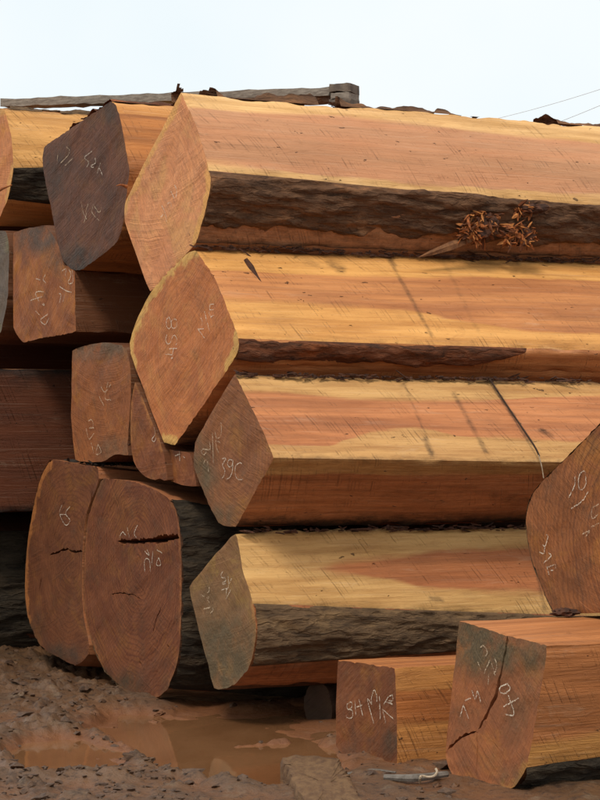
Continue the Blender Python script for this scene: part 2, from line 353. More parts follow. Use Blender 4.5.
# ------------------------------------------------------------------ logs
YAW = R(28.8)
REF = bp(210, HZ, 11.7)                          # a spot of the common end plane of the pile
def basis(yaw):
    n = np.array([math.cos(yaw), math.sin(yaw), 0]); e1 = np.array([-math.sin(yaw), math.cos(yaw), 0]); return n, e1, np.array([0, 0, 1.])
def catmull(P, sub=6):
    P = np.asarray(P, float)
    if len(P) < 3: return P
    Q = np.vstack([2*P[0]-P[1], P, 2*P[-1]-P[-2]]); out = []
    for i in range(1, len(Q)-2):
        for t in np.arange(sub)/sub:
            a, b, c, d = Q[i-1:i+3]
            out.append(.5*((2*b)+(-a+c)*t+(2*a-5*b+4*c-d)*t*t+(-a+3*b-3*c+d)*t**3))
    out.append(P[-1]); return np.array(out)
def resample(P, step):
    d = np.concatenate([[0], np.cumsum(np.linalg.norm(np.diff(P[:, :3], axis=0), axis=1))])
    n = max(2, int(math.ceil(d[-1]/step))+1); t = np.linspace(0, d[-1], n)
    return np.stack([np.interp(t, d, P[:, c]) for c in range(P.shape[1])], -1)

class Log: pass
def make_log(name, label, pts, strips, side, end, far=None, yaw=YAW, push=0., L=5.5, ufine=.8, tilt=0., cat='log', group='hewn logs in the pile',
             wob=.010, chip=.016, pith=None, sapw=.0, blobs=(), cracks=(), chalk=(), bark=None, world=False, step=.016, seed=None, relief=.003, slope0=0., enddirt=.0):
    """pts: outline of the sawn end (clockwise from the ridge); strips: (i0, i1, options); far: where edges run further along the log"""
    g = Log(); seed = seed if seed is not None else (sum(map(ord, label)) % 97)*1.37
    n, e1, e2 = basis(yaw); npl = n+np.array([0, 0, tilt]); npl = npl/np.linalg.norm(npl)
    P0 = REF+push*n; C = np.array([0, 0, H_CAM])
    def plane(x, y):
        ray = np.array([(x-300)/FPX, 1, -(y-HZ)/FPX]); return C+ray*(npl@(P0-C))/(npl@ray)
    if world: cor = np.array([REF+push*n+s*e1+np.array([0, 0, z-REF[2]]) for s, z in pts])
    else: cor = np.array([plane(*p) for p in pts])
    m = len(cor); sl_ = np.full(m, np.nan)
    for i, (x2, y2) in (far or {}).items():
        k = (x2-300)/FPX; P = cor[i]; t = (k*P[1]-P[0])/(n[0]-k*n[1]); D = P[1]+t*n[1]
        sl_[i] = ((H_CAM-(y2-HZ)/FPX*D)-P[2])/t
    mean = np.nanmean(sl_) if far else slope0
    sl_[np.isnan(sl_)] = mean
    pc = plane(*pith) if pith else cor.mean(0)
    base = np.array([cor[:, 0].mean(), cor[:, 1].mean(), cor[:, 2].min()])
    root = tag(empty(name, base), label, cat, group); g.root = root
    us = np.concatenate([np.arange(0, ufine, step), np.geomspace(max(ufine, .05), L, 26)])
    loc2 = lambda P: np.stack([(P-pc)@e1, (P-pc)@e2], -1)
    g.plane, g.loc2, g.base, g.n = plane, loc2, base, n
    # --- sample strips
    segs = []
    for (i0, i1, op) in strips:
        idx = [(i0+k) % m for k in range(((i1-i0-1) % m)+2)]
        A = np.concatenate([cor[idx], sl_[idx][:, None]], 1)
        if op.get('curve'): A = catmull(A)
        segs.append((resample(A, step if op.get('dense', True) else .07), op))
    arc = 0; allV, allF, al, asap, adirt_shade, off = [], [], [], [], [], 0; ring2, ringP, barkpts = [], [], []
    offs = []
    segnorm = []
    for Q, op in segs:
        q2 = loc2(Q[:, :3]); T = np.gradient(q2, axis=0); nn = np.stack([T[:, 1], -T[:, 0]], -1); nn /= np.linalg.norm(nn, axis=1)[:, None]+1e-9
        if (nn*(q2)).sum() < 0: nn = -nn
        segnorm.append(nn)
    ns = len(segs)
    for k in range(ns):                            # shared corner normals
        a, b = segnorm[k][-1].copy(), segnorm[(k+1) % ns][0].copy(); c = (a+b); c /= np.linalg.norm(c)+1e-9
        segnorm[k][-1] = c; segnorm[(k+1) % ns][0] = c
    tot = 0
    lens = [np.concatenate([[0], np.cumsum(np.linalg.norm(np.diff(Q[:, :3], axis=0), axis=1))]) for Q, _ in segs]
    period = sum(l[-1] for l in lens)
    dirn = lambda s: np.stack([np.full_like(s, n[0]), np.full_like(s, n[1]), s], -1)
    for (Q, op), nn, ln in zip(segs, segnorm, lens):
        a = (tot+ln)/period*2*math.pi; tot += ln[-1]; ra = period/(2*math.pi)
        ax, ay = np.cos(a)*ra, np.sin(a)*ra
        U = us[None, :]; nx, ny = ax[:, None], ay[:, None]
        d = wob*(pn(nx*2.0+seed, ny*2.0, U*.8)+.5*pn(nx*5+seed, ny*5, U*1.9+4))+wob*.22*pn(nx*18, ny*18+seed, U*6)
        if op.get('rough'): d = d+op['rough']*(np.abs(fbm(nx*9+seed, ny*9, U*3.2, 3)))
        prof = np.minimum(ln, ln[-1]-ln)[:, None]
        cmask = np.clip(1-prof/.035, 0, 1)
        d = d-chip*cmask*(np.clip(pn(U*6, seed+nx*.3, ny*.3)+.12, 0, 1)*1.3+np.clip(pn(U*15, seed+nx*.4, ny*.4), 0, 1)*np.clip(pn(U*2.3, seed+4., nx*.2)*3, 0, 1)*1.3+.25)
        d = d-.011*np.clip(1-U/.04, 0, 1)*np.clip(pn(nx*23+seed, ny*23, 3.)+.5*pn(nx*55, ny*55+seed, 1.), 0, 1)
        d = d+.9*wob*cmask*pn(U*1.7, seed+nx*.2+7, ny*.2)
        P = Q[:, None, :3]+U[..., None]*dirn(Q[:, 3])[:, None, :]+d[..., None]*(nn[:, :1, None]*e1+nn[:, 1:, None]*e2)
        px = proj(P); v = (ln/ln[-1])[:, None]*np.ones_like(U)
        # sapwood (positive) / heartwood (negative), metres from the boundary
        wdt = ln[-1]; hs = op.get('heart', 'heart')
        if hs == 'heart': sap = np.full(v.shape, -.2)
        elif hs == 'sap': sap = np.full(v.shape, .2)
        else:
            def curve(cp, default):
                if not cp: return np.full_like(us, default)
                uu, vv = [], []
                for x, y in cp:
                    D = (px[..., 0]-x)**2+(px[..., 1]-y)**2; j, kk = np.unravel_index(np.argmin(D), D.shape); uu.append(us[kk]); vv.append(v[j, kk])
                o = np.argsort(uu); return np.interp(us, np.array(uu)[o], np.array(vv)[o])
            t, b = curve(hs[0], -.3), curve(hs[1], 1.3)
            sap = np.maximum(t[None]-v, v-b[None])*wdt
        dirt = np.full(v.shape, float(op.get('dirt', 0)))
        for (x0, y0, x1, y1, wd, st) in op.get('stains', ()):
            a_, b_ = np.array([x0, y0]), np.array([x1, y1]); dd = b_-a_
            t = np.clip(((px-a_)@dd)/(dd@dd), 0, 1); q = np.linalg.norm(px-a_-t[..., None]*dd, axis=-1)
            dirt = np.maximum(dirt, st*np.clip(1.3-q/wd, 0, 1))
        if op.get('drip'):
            dr = np.clip(fbm(U*9+seed, 2.2+v*.6, 5.1, 3)*1.6-.25, 0, 1)*np.clip(1.0-v/(.25+.75*np.clip(pn(U*3.3, 1.1, seed)+.3, 0, 1)), 0, 1)
            dirt = np.maximum(dirt, op['drip']*dr)
        if 'mould' in op:                          # (at v=0, at v=1, width as share of the strip)
            m0, m1, mw = op['mould']; nz = 1+.6*pn(U*2.2, v*3, seed+2)
            dirt = np.maximum(dirt, np.maximum(m0*np.clip(1-v/mw/nz, 0, 1), m1*np.clip(1-(1-v)/mw/nz, 0, 1)))
        l2 = loc2(P); lc = np.stack([l2[..., 0], l2[..., 1], U*np.ones_like(v)], -1)
        allV.append(P.reshape(-1, 3)); allF.append(grid_faces(len(Q), len(us), False, off)); offs.append(off); off += P.shape[0]*P.shape[1]
        al.append(lc.reshape(-1, 3)); asap.append(sap.ravel()); adirt_shade.append(dirt.ravel())
        ring2.append(l2[:-1, 0]); ringP.append(P[:-1, 0])
        if op.get('bark') or op.get('sapedge'): barkpts.append(l2[:, 0])
        if op.get('bark'):                         # ragged shell of bark on this side
            b = op['bark'] if isinstance(op['bark'], dict) else {}
            v0, v1 = b.get('v', (0, 1)); th = b.get('th', .016)
            u_of = lambda x: us[np.argmin(np.abs(px[len(Q)//2, :, 0]-x))]
            u0 = u_of(b['x0']) if 'x0' in b else 0; u1 = u_of(b['x1']) if 'x1' in b else L
            bu = us[(us >= u0-1e-6) & (us <= u1)]; nv = max(8, int(ln[-1]*(v1-v0)/.011)); tt = np.linspace(0, 1, nv)
            e0 = v0+.05*fbm(bu*5, seed+1., 0, 3)*(v0 > 0 or b.get('ragged', 0))+b.get('ragged', 0)*.25*np.clip(fbm(bu*2.3, seed+5., 1.5, 3), 0, 1)
            e1_ = v1+(.16*fbm(bu*3, seed+3., 2, 4)+.045*fbm(bu*11, seed+8., 2, 4))*(v1 < 1)
            if 'x1' in b: e1_ = e1_-(e1_-e0)*.75*np.clip((bu-(u1-.45))/.45, 0, 1)**1.5
            vv = e0[None]+(e1_-e0)[None]*tt[:, None]; vv = np.clip(vv, 0, 1)
            lp = vv*ln[-1]
            def atv(A): return np.stack([np.interp(lp, ln, A[:, c]) for c in range(A.shape[1])], -1)
            Qb = atv(Q); nb = atv(nn); nb /= np.linalg.norm(nb, axis=-1)[..., None]
            ub = bu[None]*np.ones_like(vv)
            axx, ayy = np.interp(lp, ln, ax), np.interp(lp, ln, ay)
            dbody = wob*(pn(axx*2.0+seed, ayy*2.0, ub*.8)+.5*pn(axx*5+seed, ayy*5, ub*1.9+4))
            edge = np.clip(np.minimum(tt, 1-tt)[:, None]*nv*.5, 0, 1)
            if b.get('top'): edge = np.clip(np.minimum(tt*nv*.5, (1-tt)*nv*1.2)[:, None], 0, 1)*np.ones_like(vv)
            if 'x1' in b: edge = edge*np.clip((u1-bu)/.05, 0, 1)[None]
            if 'x0' in b: edge = edge*np.clip((bu-u0)/.05, 0, 1)[None]
            rdg = 1-2.6*np.abs(fbm(axx*16+seed, ayy*16+lp*7, ub*2.6, 4)); flake = fbm(axx*34, ayy*34+seed, ub*9, 3)
            step_ = np.clip(fbm(axx*7+3, ayy*7+seed, ub*2.2, 2)*6, -1, 1)
            plates = np.clip(fbm(axx*12+9, ayy*12+seed, ub*4.5, 3)*5, -1, 1)
            hgt = th*(.60+.50*np.clip(rdg, -.8, 1)+.40*step_+.35*plates+.30*flake)
            hgt = -.006+(np.maximum(hgt, .001)+.006)*edge
            Pb = Qb[..., :3]+ub[..., None]*np.stack([np.full_like(ub, n[0]), np.full_like(ub, n[1]), Qb[..., 3]], -1)+(dbody+hgt)[..., None]*(nb[..., :1]*e1+nb[..., 1:]*e2)
            F = grid_faces(nv, len(bu))
            if b.get('keep') is not None:
                kp = fbm(ub*b.get('kf', 3.0)+seed, lp*4, 3.3, 3) > b['keep']
                kp = kp.ravel(); F = F[kp[F].all(1)]
            l2b = loc2(Pb); lcb = np.stack([l2b[..., 0], l2b[..., 1], ub], -1).reshape(-1, 3)
            bo = mesh_obj('bark', local(Pb.reshape(-1, 3), base), F, b.get('mat', bark), root, {'lc': lcb, 'dp': hgt.ravel()})
            if b.get('label'): bo['label'] = b['label']
    # --- far end closed
    V = np.concatenate(allV); Fs = [f.tolist() for f in allF]; F = [q for f in Fs for q in f]
    nk = len(us); back = []
    for (Q, op), o_ in zip(segs, offs): back += [o_+j*nk+nk-1 for j in range(len(Q)-1)]
    F.append(back)
    mesh_obj('body', local(V, base), F, side, root, {'lc': np.concatenate(al), 'sap': np.concatenate(asap), 'dirt': np.concatenate(adirt_shade)}, sharp=38)
    # --- sawn end
    r2 = np.concatenate(ring2); rP = np.concatenate(ringP); nr = len(r2)
    lo, hi = r2.min(0), r2.max(0); sp = max(.02, step*1.2)
    gx_, gy_ = np.meshgrid(np.arange(lo[0], hi[0], sp), np.arange(lo[1], hi[1], sp)); G = np.stack([gx_.ravel(), gy_.ravel()], -1)
    G = G+rng.uniform(-.25, .25, G.shape)*sp
    x, y = r2[:, 0], r2[:, 1]; x2, y2 = np.roll(x, -1), np.roll(y, -1); ins = np.zeros(len(G), bool)
    for k in range(nr):
        c = ((y[k] > G[:, 1]) != (y2[k] > G[:, 1])) & (G[:, 0] < (x2[k]-x[k])*(G[:, 1]-y[k])/(y2[k]-y[k]+1e-12)+x[k]); ins ^= c
    G = G[ins]; dm = np.min(np.linalg.norm(G[:, None]-r2[None], axis=-1), axis=1); G = G[dm > sp*.5]
    pts2 = list(map(tuple, r2)); edges = [(k, (k+1) % nr) for k in range(nr)]; depth = {}
    for ck in cracks:                              # (pixel polyline, width px, depth m)
        cp = np.array([loc2(plane(*p)) for p in ck[0]]); cp = resample(np.concatenate([cp, np.zeros((len(cp), 1))], 1), .02)[:, :2]
        q = len(cp); wpx = np.interp(np.linspace(0, 1, q), np.linspace(0, 1, len(ck[1])), ck[1])*.0053*.5
        wpx = wpx*(1+.5*rng.uniform(-1, 1, q)); T = np.gradient(cp, axis=0); T /= np.linalg.norm(T, axis=1)[:, None]; Nn = np.stack([-T[:, 1], T[:, 0]], -1)
        cp = cp+Nn*(rng.uniform(-1, 1, q)*.0035)[:, None]; wpx[0] = wpx[-1] = .0012
        G = G[np.min(np.linalg.norm(G[:, None]-cp[None], axis=-1)-wpx[None], axis=1) > .006]
        for sgn, dp in ((-1, 0), (0, 1), (1, 0)):
            b0 = len(pts2)
            for k in range(q):
                pts2.append(tuple(cp[k]+Nn[k]*wpx[k]*sgn))
                if dp: depth[len(pts2)-1] = ck[2]*math.sin(math.pi*min(1, max(.12, k/(q-1)))*.94)**.5
            edges += [(b0+k, b0+k+1) for k in range(q-1)]
    pts2 += list(map(tuple, G))
    out = delaunay_2d_cdt([Vector(p) for p in pts2], edges, [], 1, 1e-6)
    ov = np.array([tuple(p) for p in out[0]]); src = out[3]
    dep = np.array([max([depth.get(k, 0) for k in s] or [0]) for s in src]); isr = np.array([any(k < nr for k in s) for s in src])
    # lift back into space: the plane is pc + a e1 + b e2 (+ lean)
    k_t = -(npl@e2)/(npl@n)
    P3 = pc+ov[:, :1]*e1+ov[:, 1:]*(e2+k_t*n)
    rl = relief*(fbm(ov[:, 0]*5+seed, ov[:, 1]*5, 0, 3)+.6*np.sign(pn(ov[:, 0]*3+ov[:, 1]*5+seed, ov[:, 1]*.7, 3.)))
    rl = np.where(isr, 0, rl)
    P3 = P3+(rl+dep)[:, None]*n
    # outline vertices keep the exact body positions
    for k, s in enumerate(src):
        for q in s:
            if q < nr: P3[k] = rP[q]
    ep = proj(P3)
    if barkpts and sapw: bpnt = np.concatenate(barkpts); sap = sapw-np.min(np.linalg.norm(ov[:, None]-bpnt[None], axis=-1), axis=1)
    else: sap = np.full(len(ov), -.2)
    dirt = np.full(len(ov), float(enddirt))
    for (x, y, rx, ry, st) in blobs:
        q = np.hypot((ep[:, 0]-x)/rx, (ep[:, 1]-y)/ry); dirt = np.maximum(dirt, st*np.clip(1.5-q, 0, 1))
    F = [tuple(f) for f in out[2]]
    # face the viewer's side (away from the body)
    f0 = F[0]; nrm = np.cross(P3[f0[1]]-P3[f0[0]], P3[f0[2]]-P3[f0[0]])
    if nrm@n > 0: F = [f[::-1] for f in F]
    mesh_obj('cut_end', local(P3, base), F, end, root, {'lc': np.stack([ov[:, 0], ov[:, 1], np.zeros(len(ov))], -1), 'sap': sap, 'dirt': dirt}, sharp=35)
    # --- chalk writing, one part for each scribbled mark
    groups = []
    for (ox, oy, sc, strokes, faint) in chalk:
        cl = []
        for st in strokes:
            A = resample(np.array([[a/sc, b/sc, 0] for a, b in st], float), .5)
            hit = [c for c in cl if min(np.min(np.linalg.norm(A[:, None]-B[None], axis=-1)) for B in c[1]) < 1.0]
            new = ([st]+[q for c in hit for q in c[0]], [A]+[q for c in hit for q in c[1]])
            cl = [c for c in cl if all(c is not h_ for h_ in hit)]+[new]
        groups += [(ox, oy, sc, c[0], faint) for c in cl]
    for (ox, oy, sc, strokes, faint) in groups:
        V, F = [], []
        for st in strokes:
            A = np.array([loc2(plane(ox+a/sc, oy+b/sc)) for a, b in st]); A = catmull(A, 5) if len(A) > 2 else A
            A = resample(np.concatenate([A, np.zeros((len(A), 1))], 1), .006)[:, :2]; A = A+rng.normal(0, .0009, A.shape)
            T = np.gradient(A, axis=0); T /= np.linalg.norm(T, axis=1)[:, None]+1e-9; Nn = np.stack([-T[:, 1], T[:, 0]], -1); q = len(A); b0 = len(V)
            wd = (.0026 if not faint else .0030)*(1+.35*pn(np.arange(q)*.35, seed, len(V)*.1)); wd[0] *= .5; wd[-1] *= .5
            for k in range(q):
                for sg in (-1, 1):
                    a2 = A[k]+Nn[k]*wd[k]*sg; V.append(pc+a2[0]*e1+a2[1]*(e2+k_t*n)-n*(relief*1.7+.0012))
            F += [(b0+2*k, b0+2*k+1, b0+2*k+3, b0+2*k+2) for k in range(q-1)]
        mesh_obj('chalk_mark', local(np.array(V), base), F, CHALK_FAINT if faint else CHALK, root, smooth=False)
    return g

BARK_BROWN = bark_mat('bark_brown', (108, 76, 53), (68, 47, 34), (150, 102, 66), 1.3, .45)
BARK_DARK = bark_mat('bark_dark', (110, 86, 62), (70, 54, 40), (140, 110, 76), 4.1, .4)
BARK_BLACK = bark_mat('bark_black', (64, 54, 42), (34, 29, 24), (88, 72, 54), 7.7, .35)
BARK_RED = bark_mat('bark_red', (112, 66, 42), (56, 38, 28), (160, 92, 52), 2.7, .45)
hid = {'dense': False}
def H(**k): d = dict(hid); d.update(k); return d

# ---- front column, top to bottom
W1 = wood_side('wood_pink_sapwood_bands', (210, 162, 130), (198, 148, 118), (230, 196, 148), (216, 176, 122), seed=1.1, grime=.10, saw=.45, fig_=.12)
E1 = wood_end('end_pink', (204, 144, 106), (186, 126, 92), (214, 164, 100), (140, 112, 94), 1.7, .22, .18, (158, 104, 80), ochre=(206, 152, 92), och=.6)
g1 = make_log('hewn_log', 'topmost pinkish hewn log with a broad dark bark band and torn orange splinters', 
    [(181, 92), (189, 109), (199, 134), (209, 170), (211, 184), (205, 213), (196, 243), (150, 293), (124, 222), (124, 204)],
    [(0, 3, dict(curve=1, heart=([(190, 107), (350, 117), (480, 131), (600, 143)], [(210, 164), (350, 180), (480, 188), (600, 197)]), drip=.12, stains=[(212, 106, 225, 120, 1.6, .25), (395, 135, 400, 160, 1.4, .2)])),
     (3, 6, dict(curve=1, heart='heart', dirt=.48, mould=(0, .7, .15), bark=dict(v=(0, .74), th=.020, mat=BARK_BROWN))),  # shade of the underside is painted into its colour
     (6, 7, H(heart='heart')), (7, 8, H()), (8, 9, H()), (9, 0, H(dense=True, bark=dict(v=(.80, 1), th=.042, top=1, keep=-.16, kf=1.5, mat=BARK_BROWN)))],
    W1, E1, far={0: (600, 126), 3: (600, 207), 6: (600, 259)}, ufine=3.1, L=6.2, sapw=.05, pith=(166, 188), wob=.008, bark=BARK_BROWN,
    blobs=[(150, 150, 12, 25, .15)],
    chalk=[(150, 170, 13.33, [[(205, 545), (225, 610), (235, 690)], [(150, 640), (190, 590)], [(170, 470), (205, 545)], [(245, 450), (290, 430), (300, 500)], [(290, 280), (340, 380)], [(340, 195), (370, 270), (360, 370)]], False)])

W2 = wood_side('wood_orange_sapwood', (198, 136, 92), (206, 148, 100), (226, 178, 114), (212, 158, 94), seed=4.3, grime=.16, saw=.7)
E2 = wood_end('end_orange', (176, 112, 70), (160, 98, 62), (208, 170, 106), (116, 92, 70), 3.1, .3, .22, (132, 76, 52), ochre=(190, 130, 72), och=.6)
g2 = make_log('hewn_log', 'orange hewn log chalked 438 on its end, thin bark strip along its lower edge',
    [(195, 248), (216, 280), (232, 320), (239, 338), (238, 350), (230, 366), (175, 446), (164, 443), (133, 362), (130, 342), (141, 308), (160, 276)],
    [(0, 3, dict(curve=1, heart=([(215, 270), (300, 274), (400, 277), (470, 277), (600, 281)], [(225, 300), (300, 303), (400, 310), (450, 318), (530, 330), (600, 334)]), mould=(.75, .35, .08), drip=.45,
        stains=[(384, 250, 432, 336, 3.0, .48), (384, 250, 394, 266, 4, .6), (444, 262, 480, 335, 4, .30), (330, 262, 342, 270, 7, .5), (300, 258, 318, 266, 5, .3), (470, 262, 520, 264, 3, .5)])),
     (3, 5, dict(curve=1, heart='heart', dirt=.2, sapedge=1, bark=dict(v=(0, .78), th=.018, mat=BARK_RED, x1=524))),
     (5, 6, dict(heart='heart', mould=(0, .8, .7), dirt=.2)), (6, 7, H(sapedge=1)), (7, 8, H()), (8, 10, H(curve=1, sapedge=1)), (10, 0, H(sapedge=1))],
    W2, E2, far={0: (600, 262), 3: (600, 350), 5: (600, 374)}, ufine=3.1, L=6.0, sapw=.055, pith=(185, 340), wob=.010, bark=BARK_RED,
    chalk=[(150, 300, 7.5, [[(150, 125), (132, 150), (132, 195), (150, 215), (165, 200), (168, 165), (180, 145), (205, 150), (208, 190), (195, 212), (172, 205), (165, 165), (150, 125)]], False),
           (150, 300, 7.5, [[(135, 260), (125, 300), (140, 330), (160, 320), (170, 290), (185, 265), (205, 280), (210, 320), (200, 340)]], False),
           (150, 300, 7.5, [[(210, 362), (150, 365)], [(185, 360), (170, 440)], [(120, 405), (180, 412)], [(165, 438), (182, 435)]], False),
           (150, 300, 7.5, [[(385, 130), (400, 160), (395, 190)], [(365, 215), (420, 290)], [(365, 220), (410, 215)], [(415, 85), (455, 235)], [(490, 30), (460, 35), (455, 70), (485, 75)], [(445, 85), (470, 135)], [(460, 130), (490, 115)]], False)])

W3 = wood_side('wood_terracotta', (188, 126, 88), (198, 138, 98), (208, 172, 122), (190, 148, 98), seed=7.9, grime=.18, saw=.6, dirt=(38, 28, 22))
E3 = wood_end('end_brown_muddy', (132, 86, 56), (116, 75, 51), (148, 108, 66), (106, 88, 62), 5.3, .3, .3, (104, 58, 40))
g3 = make_log('hewn_log', 'brown ended hewn log chalked 39C, mould along its lower edge',
    [(235, 373), (255, 415), (274, 458), (236, 529), (218, 524), (193, 467), (195, 442)],
    [(0, 2, dict(heart=([(249, 393), (287, 394), (350, 398), (433, 402), (496, 398), (600, 396)], [(270, 447), (328, 444), (370, 433), (412, 429), (475, 435), (537, 440), (600, 444)]), mould=(.85, .45, .10), drip=.4,
        stains=[(490, 381, 532, 444, 3.0, .55), (454, 394, 486, 452, 3.6, .5), (405, 386, 432, 450, 2.2, .45), (425, 440, 433, 456, 4, .6), (540, 430, 552, 436, 4, .5), (240, 374, 600, 382, 2.6, .7)])),
     (2, 3, dict(heart=([(285, 474), (400, 476), (500, 474)], None), mould=(.35, .95, .30), dirt=.25, drip=.5, stains=[(495, 497, 530, 502, 10, .42), (402, 468, 418, 470, 6, .35), (545, 475, 600, 500, 16, .4)])),
     (3, 4, H()), (4, 5, H(dirt=.6)), (5, 6, H()), (6, 0, H())],
    W3, E3, far={0: (600, 381), 2: (600, 463), 3: (525, 523)}, ufine=3.0, L=5.8, pith=(232, 450), wob=.010,
    blobs=[(203, 478, 14, 30, .8), (222, 515, 14, 14, .7), (195, 450, 8, 20, .6)],
    chalk=[(195, 420, 10, [[(270, 20), (275, 100), (265, 160), (240, 185), (220, 165), (212, 120)]], True), (195, 420, 10, [[(215, 205), (265, 225)], [(215, 210), (225, 270), (245, 330)], [(185, 130), (190, 300), (195, 430)], [(155, 215), (160, 295), (90, 290), (75, 320), (100, 350), (125, 320)]], True),
           (195, 420, 10, [[(95, 440), (115, 395), (135, 420), (145, 520)]], True),
           (195, 420, 10, [[(280, 385), (320, 385), (285, 450), (310, 500), (300, 560), (280, 580)], [(385, 400), (350, 400), (335, 440), (360, 470), (385, 440), (390, 400), (385, 500), (360, 570), (325, 590)], [(480, 435), (450, 430), (415, 470), (415, 550), (445, 595), (490, 590)]], False)])

W4 = wood_side('wood_pale_sapwood', (182, 120, 82), (194, 132, 92), (214, 182, 130), (198, 160, 106), seed=11.7, grime=.22, saw=.5)
E4 = wood_end('end_grey_mud', (130, 98, 70), (116, 86, 61), (160, 116, 72), (106, 88, 62), 8.2, .45, .2, (112, 66, 44))
g4 = make_log('hewn_log', 'pale sapwood log with grey muddy end, lowest of the four long stacked logs',
    [(236, 531), (243, 570), (254, 603), (256, 635), (250, 667), (232, 687), (214, 689), (188, 586)],
    [(0, 2, dict(heart=([(250, 586), (318, 572), (335, 564), (380, 556), (431, 551), (530, 547)], [(250, 560), (318, 566), (335, 572), (380, 577), (417, 588), (538, 592)]), mould=(.65, .45, .08), drip=.3,
        stains=[(430, 598, 442, 600, 3, .6), (530, 535, 545, 612, 3, .5), (300, 575, 330, 590, 10, .18)])),
     (2, 4, dict(curve=1, heart='heart', dirt=.4, bark=dict(v=(0, 1), th=.016, mat=BARK_DARK))),
     (4, 5, dict(heart='heart', dirt=.38)), (5, 6, H(dirt=.7)), (6, 7, H()), (7, 0, H())],  # underside colour darkened to offset orange bounce from the puddle
    W4, E4, far={0: (530, 526), 2: (545, 614), 4: (450, 653), 5: (337, 683)}, ufine=2.6, L=5.2, pith=(222, 610), wob=.009, sapw=.02, bark=BARK_DARK,
    blobs=[(225, 655, 32, 45, .95), (205, 610, 22, 30, .45), (220, 685, 20, 8, .4)],
    chalk=[(195, 560, 12, [[(350, 135), (325, 170), (335, 210), (375, 215), (380, 250), (345, 270), (350, 290), (385, 280)], [(410, 190), (415, 320), (390, 360), (395, 440)], [(330, 360), (410, 335)], [(450, 220), (420, 290)], [(440, 360), (385, 470)]], False),
           (195, 560, 12, [[(185, 320), (180, 380), (160, 390)], [(85, 410), (120, 440), (130, 415)], [(150, 450), (185, 440), (160, 480), (190, 510)], [(110, 590), (200, 565)], [(215, 560), (230, 600), (195, 640)]], True)])

# ---- squared blocks on the ground in front
W5 = wood_side('wood_tan_block', (172, 110, 64), (186, 126, 76), (200, 150, 94), (184, 134, 82), seed=15.1, grime=.12, saw=.6)
E5 = wood_end('end_redbrown', (118, 73, 45), (96, 58, 36), (160, 116, 68), (84, 62, 44), 9.4, .5, .3, (108, 48, 26))
g5 = make_log('squared_block', 'small red-brown squared block with white chalk scribble, on mud under the pile',
    [(338, 660), (395, 668), (397, 720), (397, 768), (345, 758), (336, 746), (336, 700)],
    [(0, 1, dict(heart='heart')), (1, 3, dict(heart=([(400, 692), (450, 690)], [(400, 722), (450, 720)]))), (3, 4, H()), (4, 5, H()), (5, 0, H())],
    W5, E5, far={0: (453, 655), 1: (453, 665), 3: (453, 765)}, ufine=.9, L=2.6, cat='timber block', group='squared timber blocks on the mud', pith=(362, 712), wob=.004, chip=.005, sapw=.0,
    blobs=[(392, 740, 8, 14, .8), (345, 752, 14, 8, .4)],
    chalk=[(338, 680, 10, [[(130, 220), (100, 250), (110, 290), (150, 270), (150, 225), (130, 220)], [(110, 295), (150, 300), (155, 370), (110, 380), (90, 350)], [(180, 200), (190, 350)], [(190, 270), (255, 250)], [(220, 190), (260, 360)]], False),
           (338, 680, 10, [[(370, 440), (330, 290), (305, 185), (350, 245)], [(350, 245), (345, 180), (375, 100), (400, 170), (400, 220)], [(425, 160), (435, 390)]], False),
           (338, 680, 10, [[(470, 250), (500, 190), (550, 145), (560, 200), (520, 210), (560, 245), (490, 215)], [(455, 290), (570, 390)], [(455, 290), (490, 430)]], False)])
W6 = wood_side('wood_orange_block', (184, 124, 80), (196, 136, 90), (206, 158, 98), (186, 138, 82), seed=19.2, grime=.10, saw=.4)
E6 = wood_end('end_grey_orange', (148, 92, 60), (128, 82, 58), (168, 122, 70), (106, 88, 62), 12.9, .4, .22, (120, 66, 40))
g6 = make_log('squared_block', 'large squared block with a long forked crack across its chalked end',
    [(459, 620), (505, 634), (548, 645), (545, 668), (527, 768), (514, 787), (505, 791), (452, 775), (446, 760), (446, 745), (455, 660)],
    [(0, 2, dict(curve=1, heart='heart', mould=(.2, 0, .1))), (2, 4, dict(heart=(None, [(532, 742), (570, 738), (600, 732)]))),
     (4, 6, dict(curve=1, heart='heart', dirt=.6, bark=dict(v=(0, 1), th=.016, mat=BARK_BLACK))), (6, 7, H()), (7, 9, H(curve=1)), (9, 10, H()), (10, 0, H())],
    W6, E6, far={0: (600, 615), 2: (600, 643), 4: (600, 757), 6: (600, 776)}, ufine=.9, L=2.6, cat='timber block', group='squared timber blocks on the mud', pith=(498, 705), wob=.005, chip=.005, bark=BARK_BLACK, sapw=.03,
    blobs=[(488, 648, 42, 26, .95), (535, 655, 14, 24, .75), (465, 640, 18, 24, .9), (520, 700, 16, 40, .3), (512, 780, 14, 12, .5)],
    cracks=[([(508, 636), (505, 655), (500, 680), (495, 697), (488, 712), (478, 729)], [2.6, 2.2, 3.0, 2.6, 2.4], .09), ([(476, 732), (465, 735), (456, 741), (447, 749)], [2, 2, 1.8], .07), ([(477, 733.5), (477, 750), (476, 775)], [1.2, 1.0, .5], .03), ([(492, 742), (503, 756), (508, 770)], [.7, .7, .4], .02)],
    chalk=[(450, 630, 7.5, [[(235, 130), (265, 120), (290, 170), (270, 200)], [(215, 235), (245, 305)], [(265, 325), (310, 220)], [(345, 210), (360, 270), (340, 330)], [(320, 250), (350, 340)], [(300, 330), (295, 410)]], True),
           (450, 630, 7.5, [[(440, 400), (385, 430), (385, 465), (420, 475), (460, 440), (440, 400)], [(445, 485), (490, 630), (420, 630)], [(410, 575), (525, 510)]], False),
           (450, 630, 7.5, [[(170, 450), (200, 520), (215, 455), (240, 540)], [(120, 530), (165, 510)], [(110, 560), (85, 650)], [(110, 565), (150, 665)]], False)])

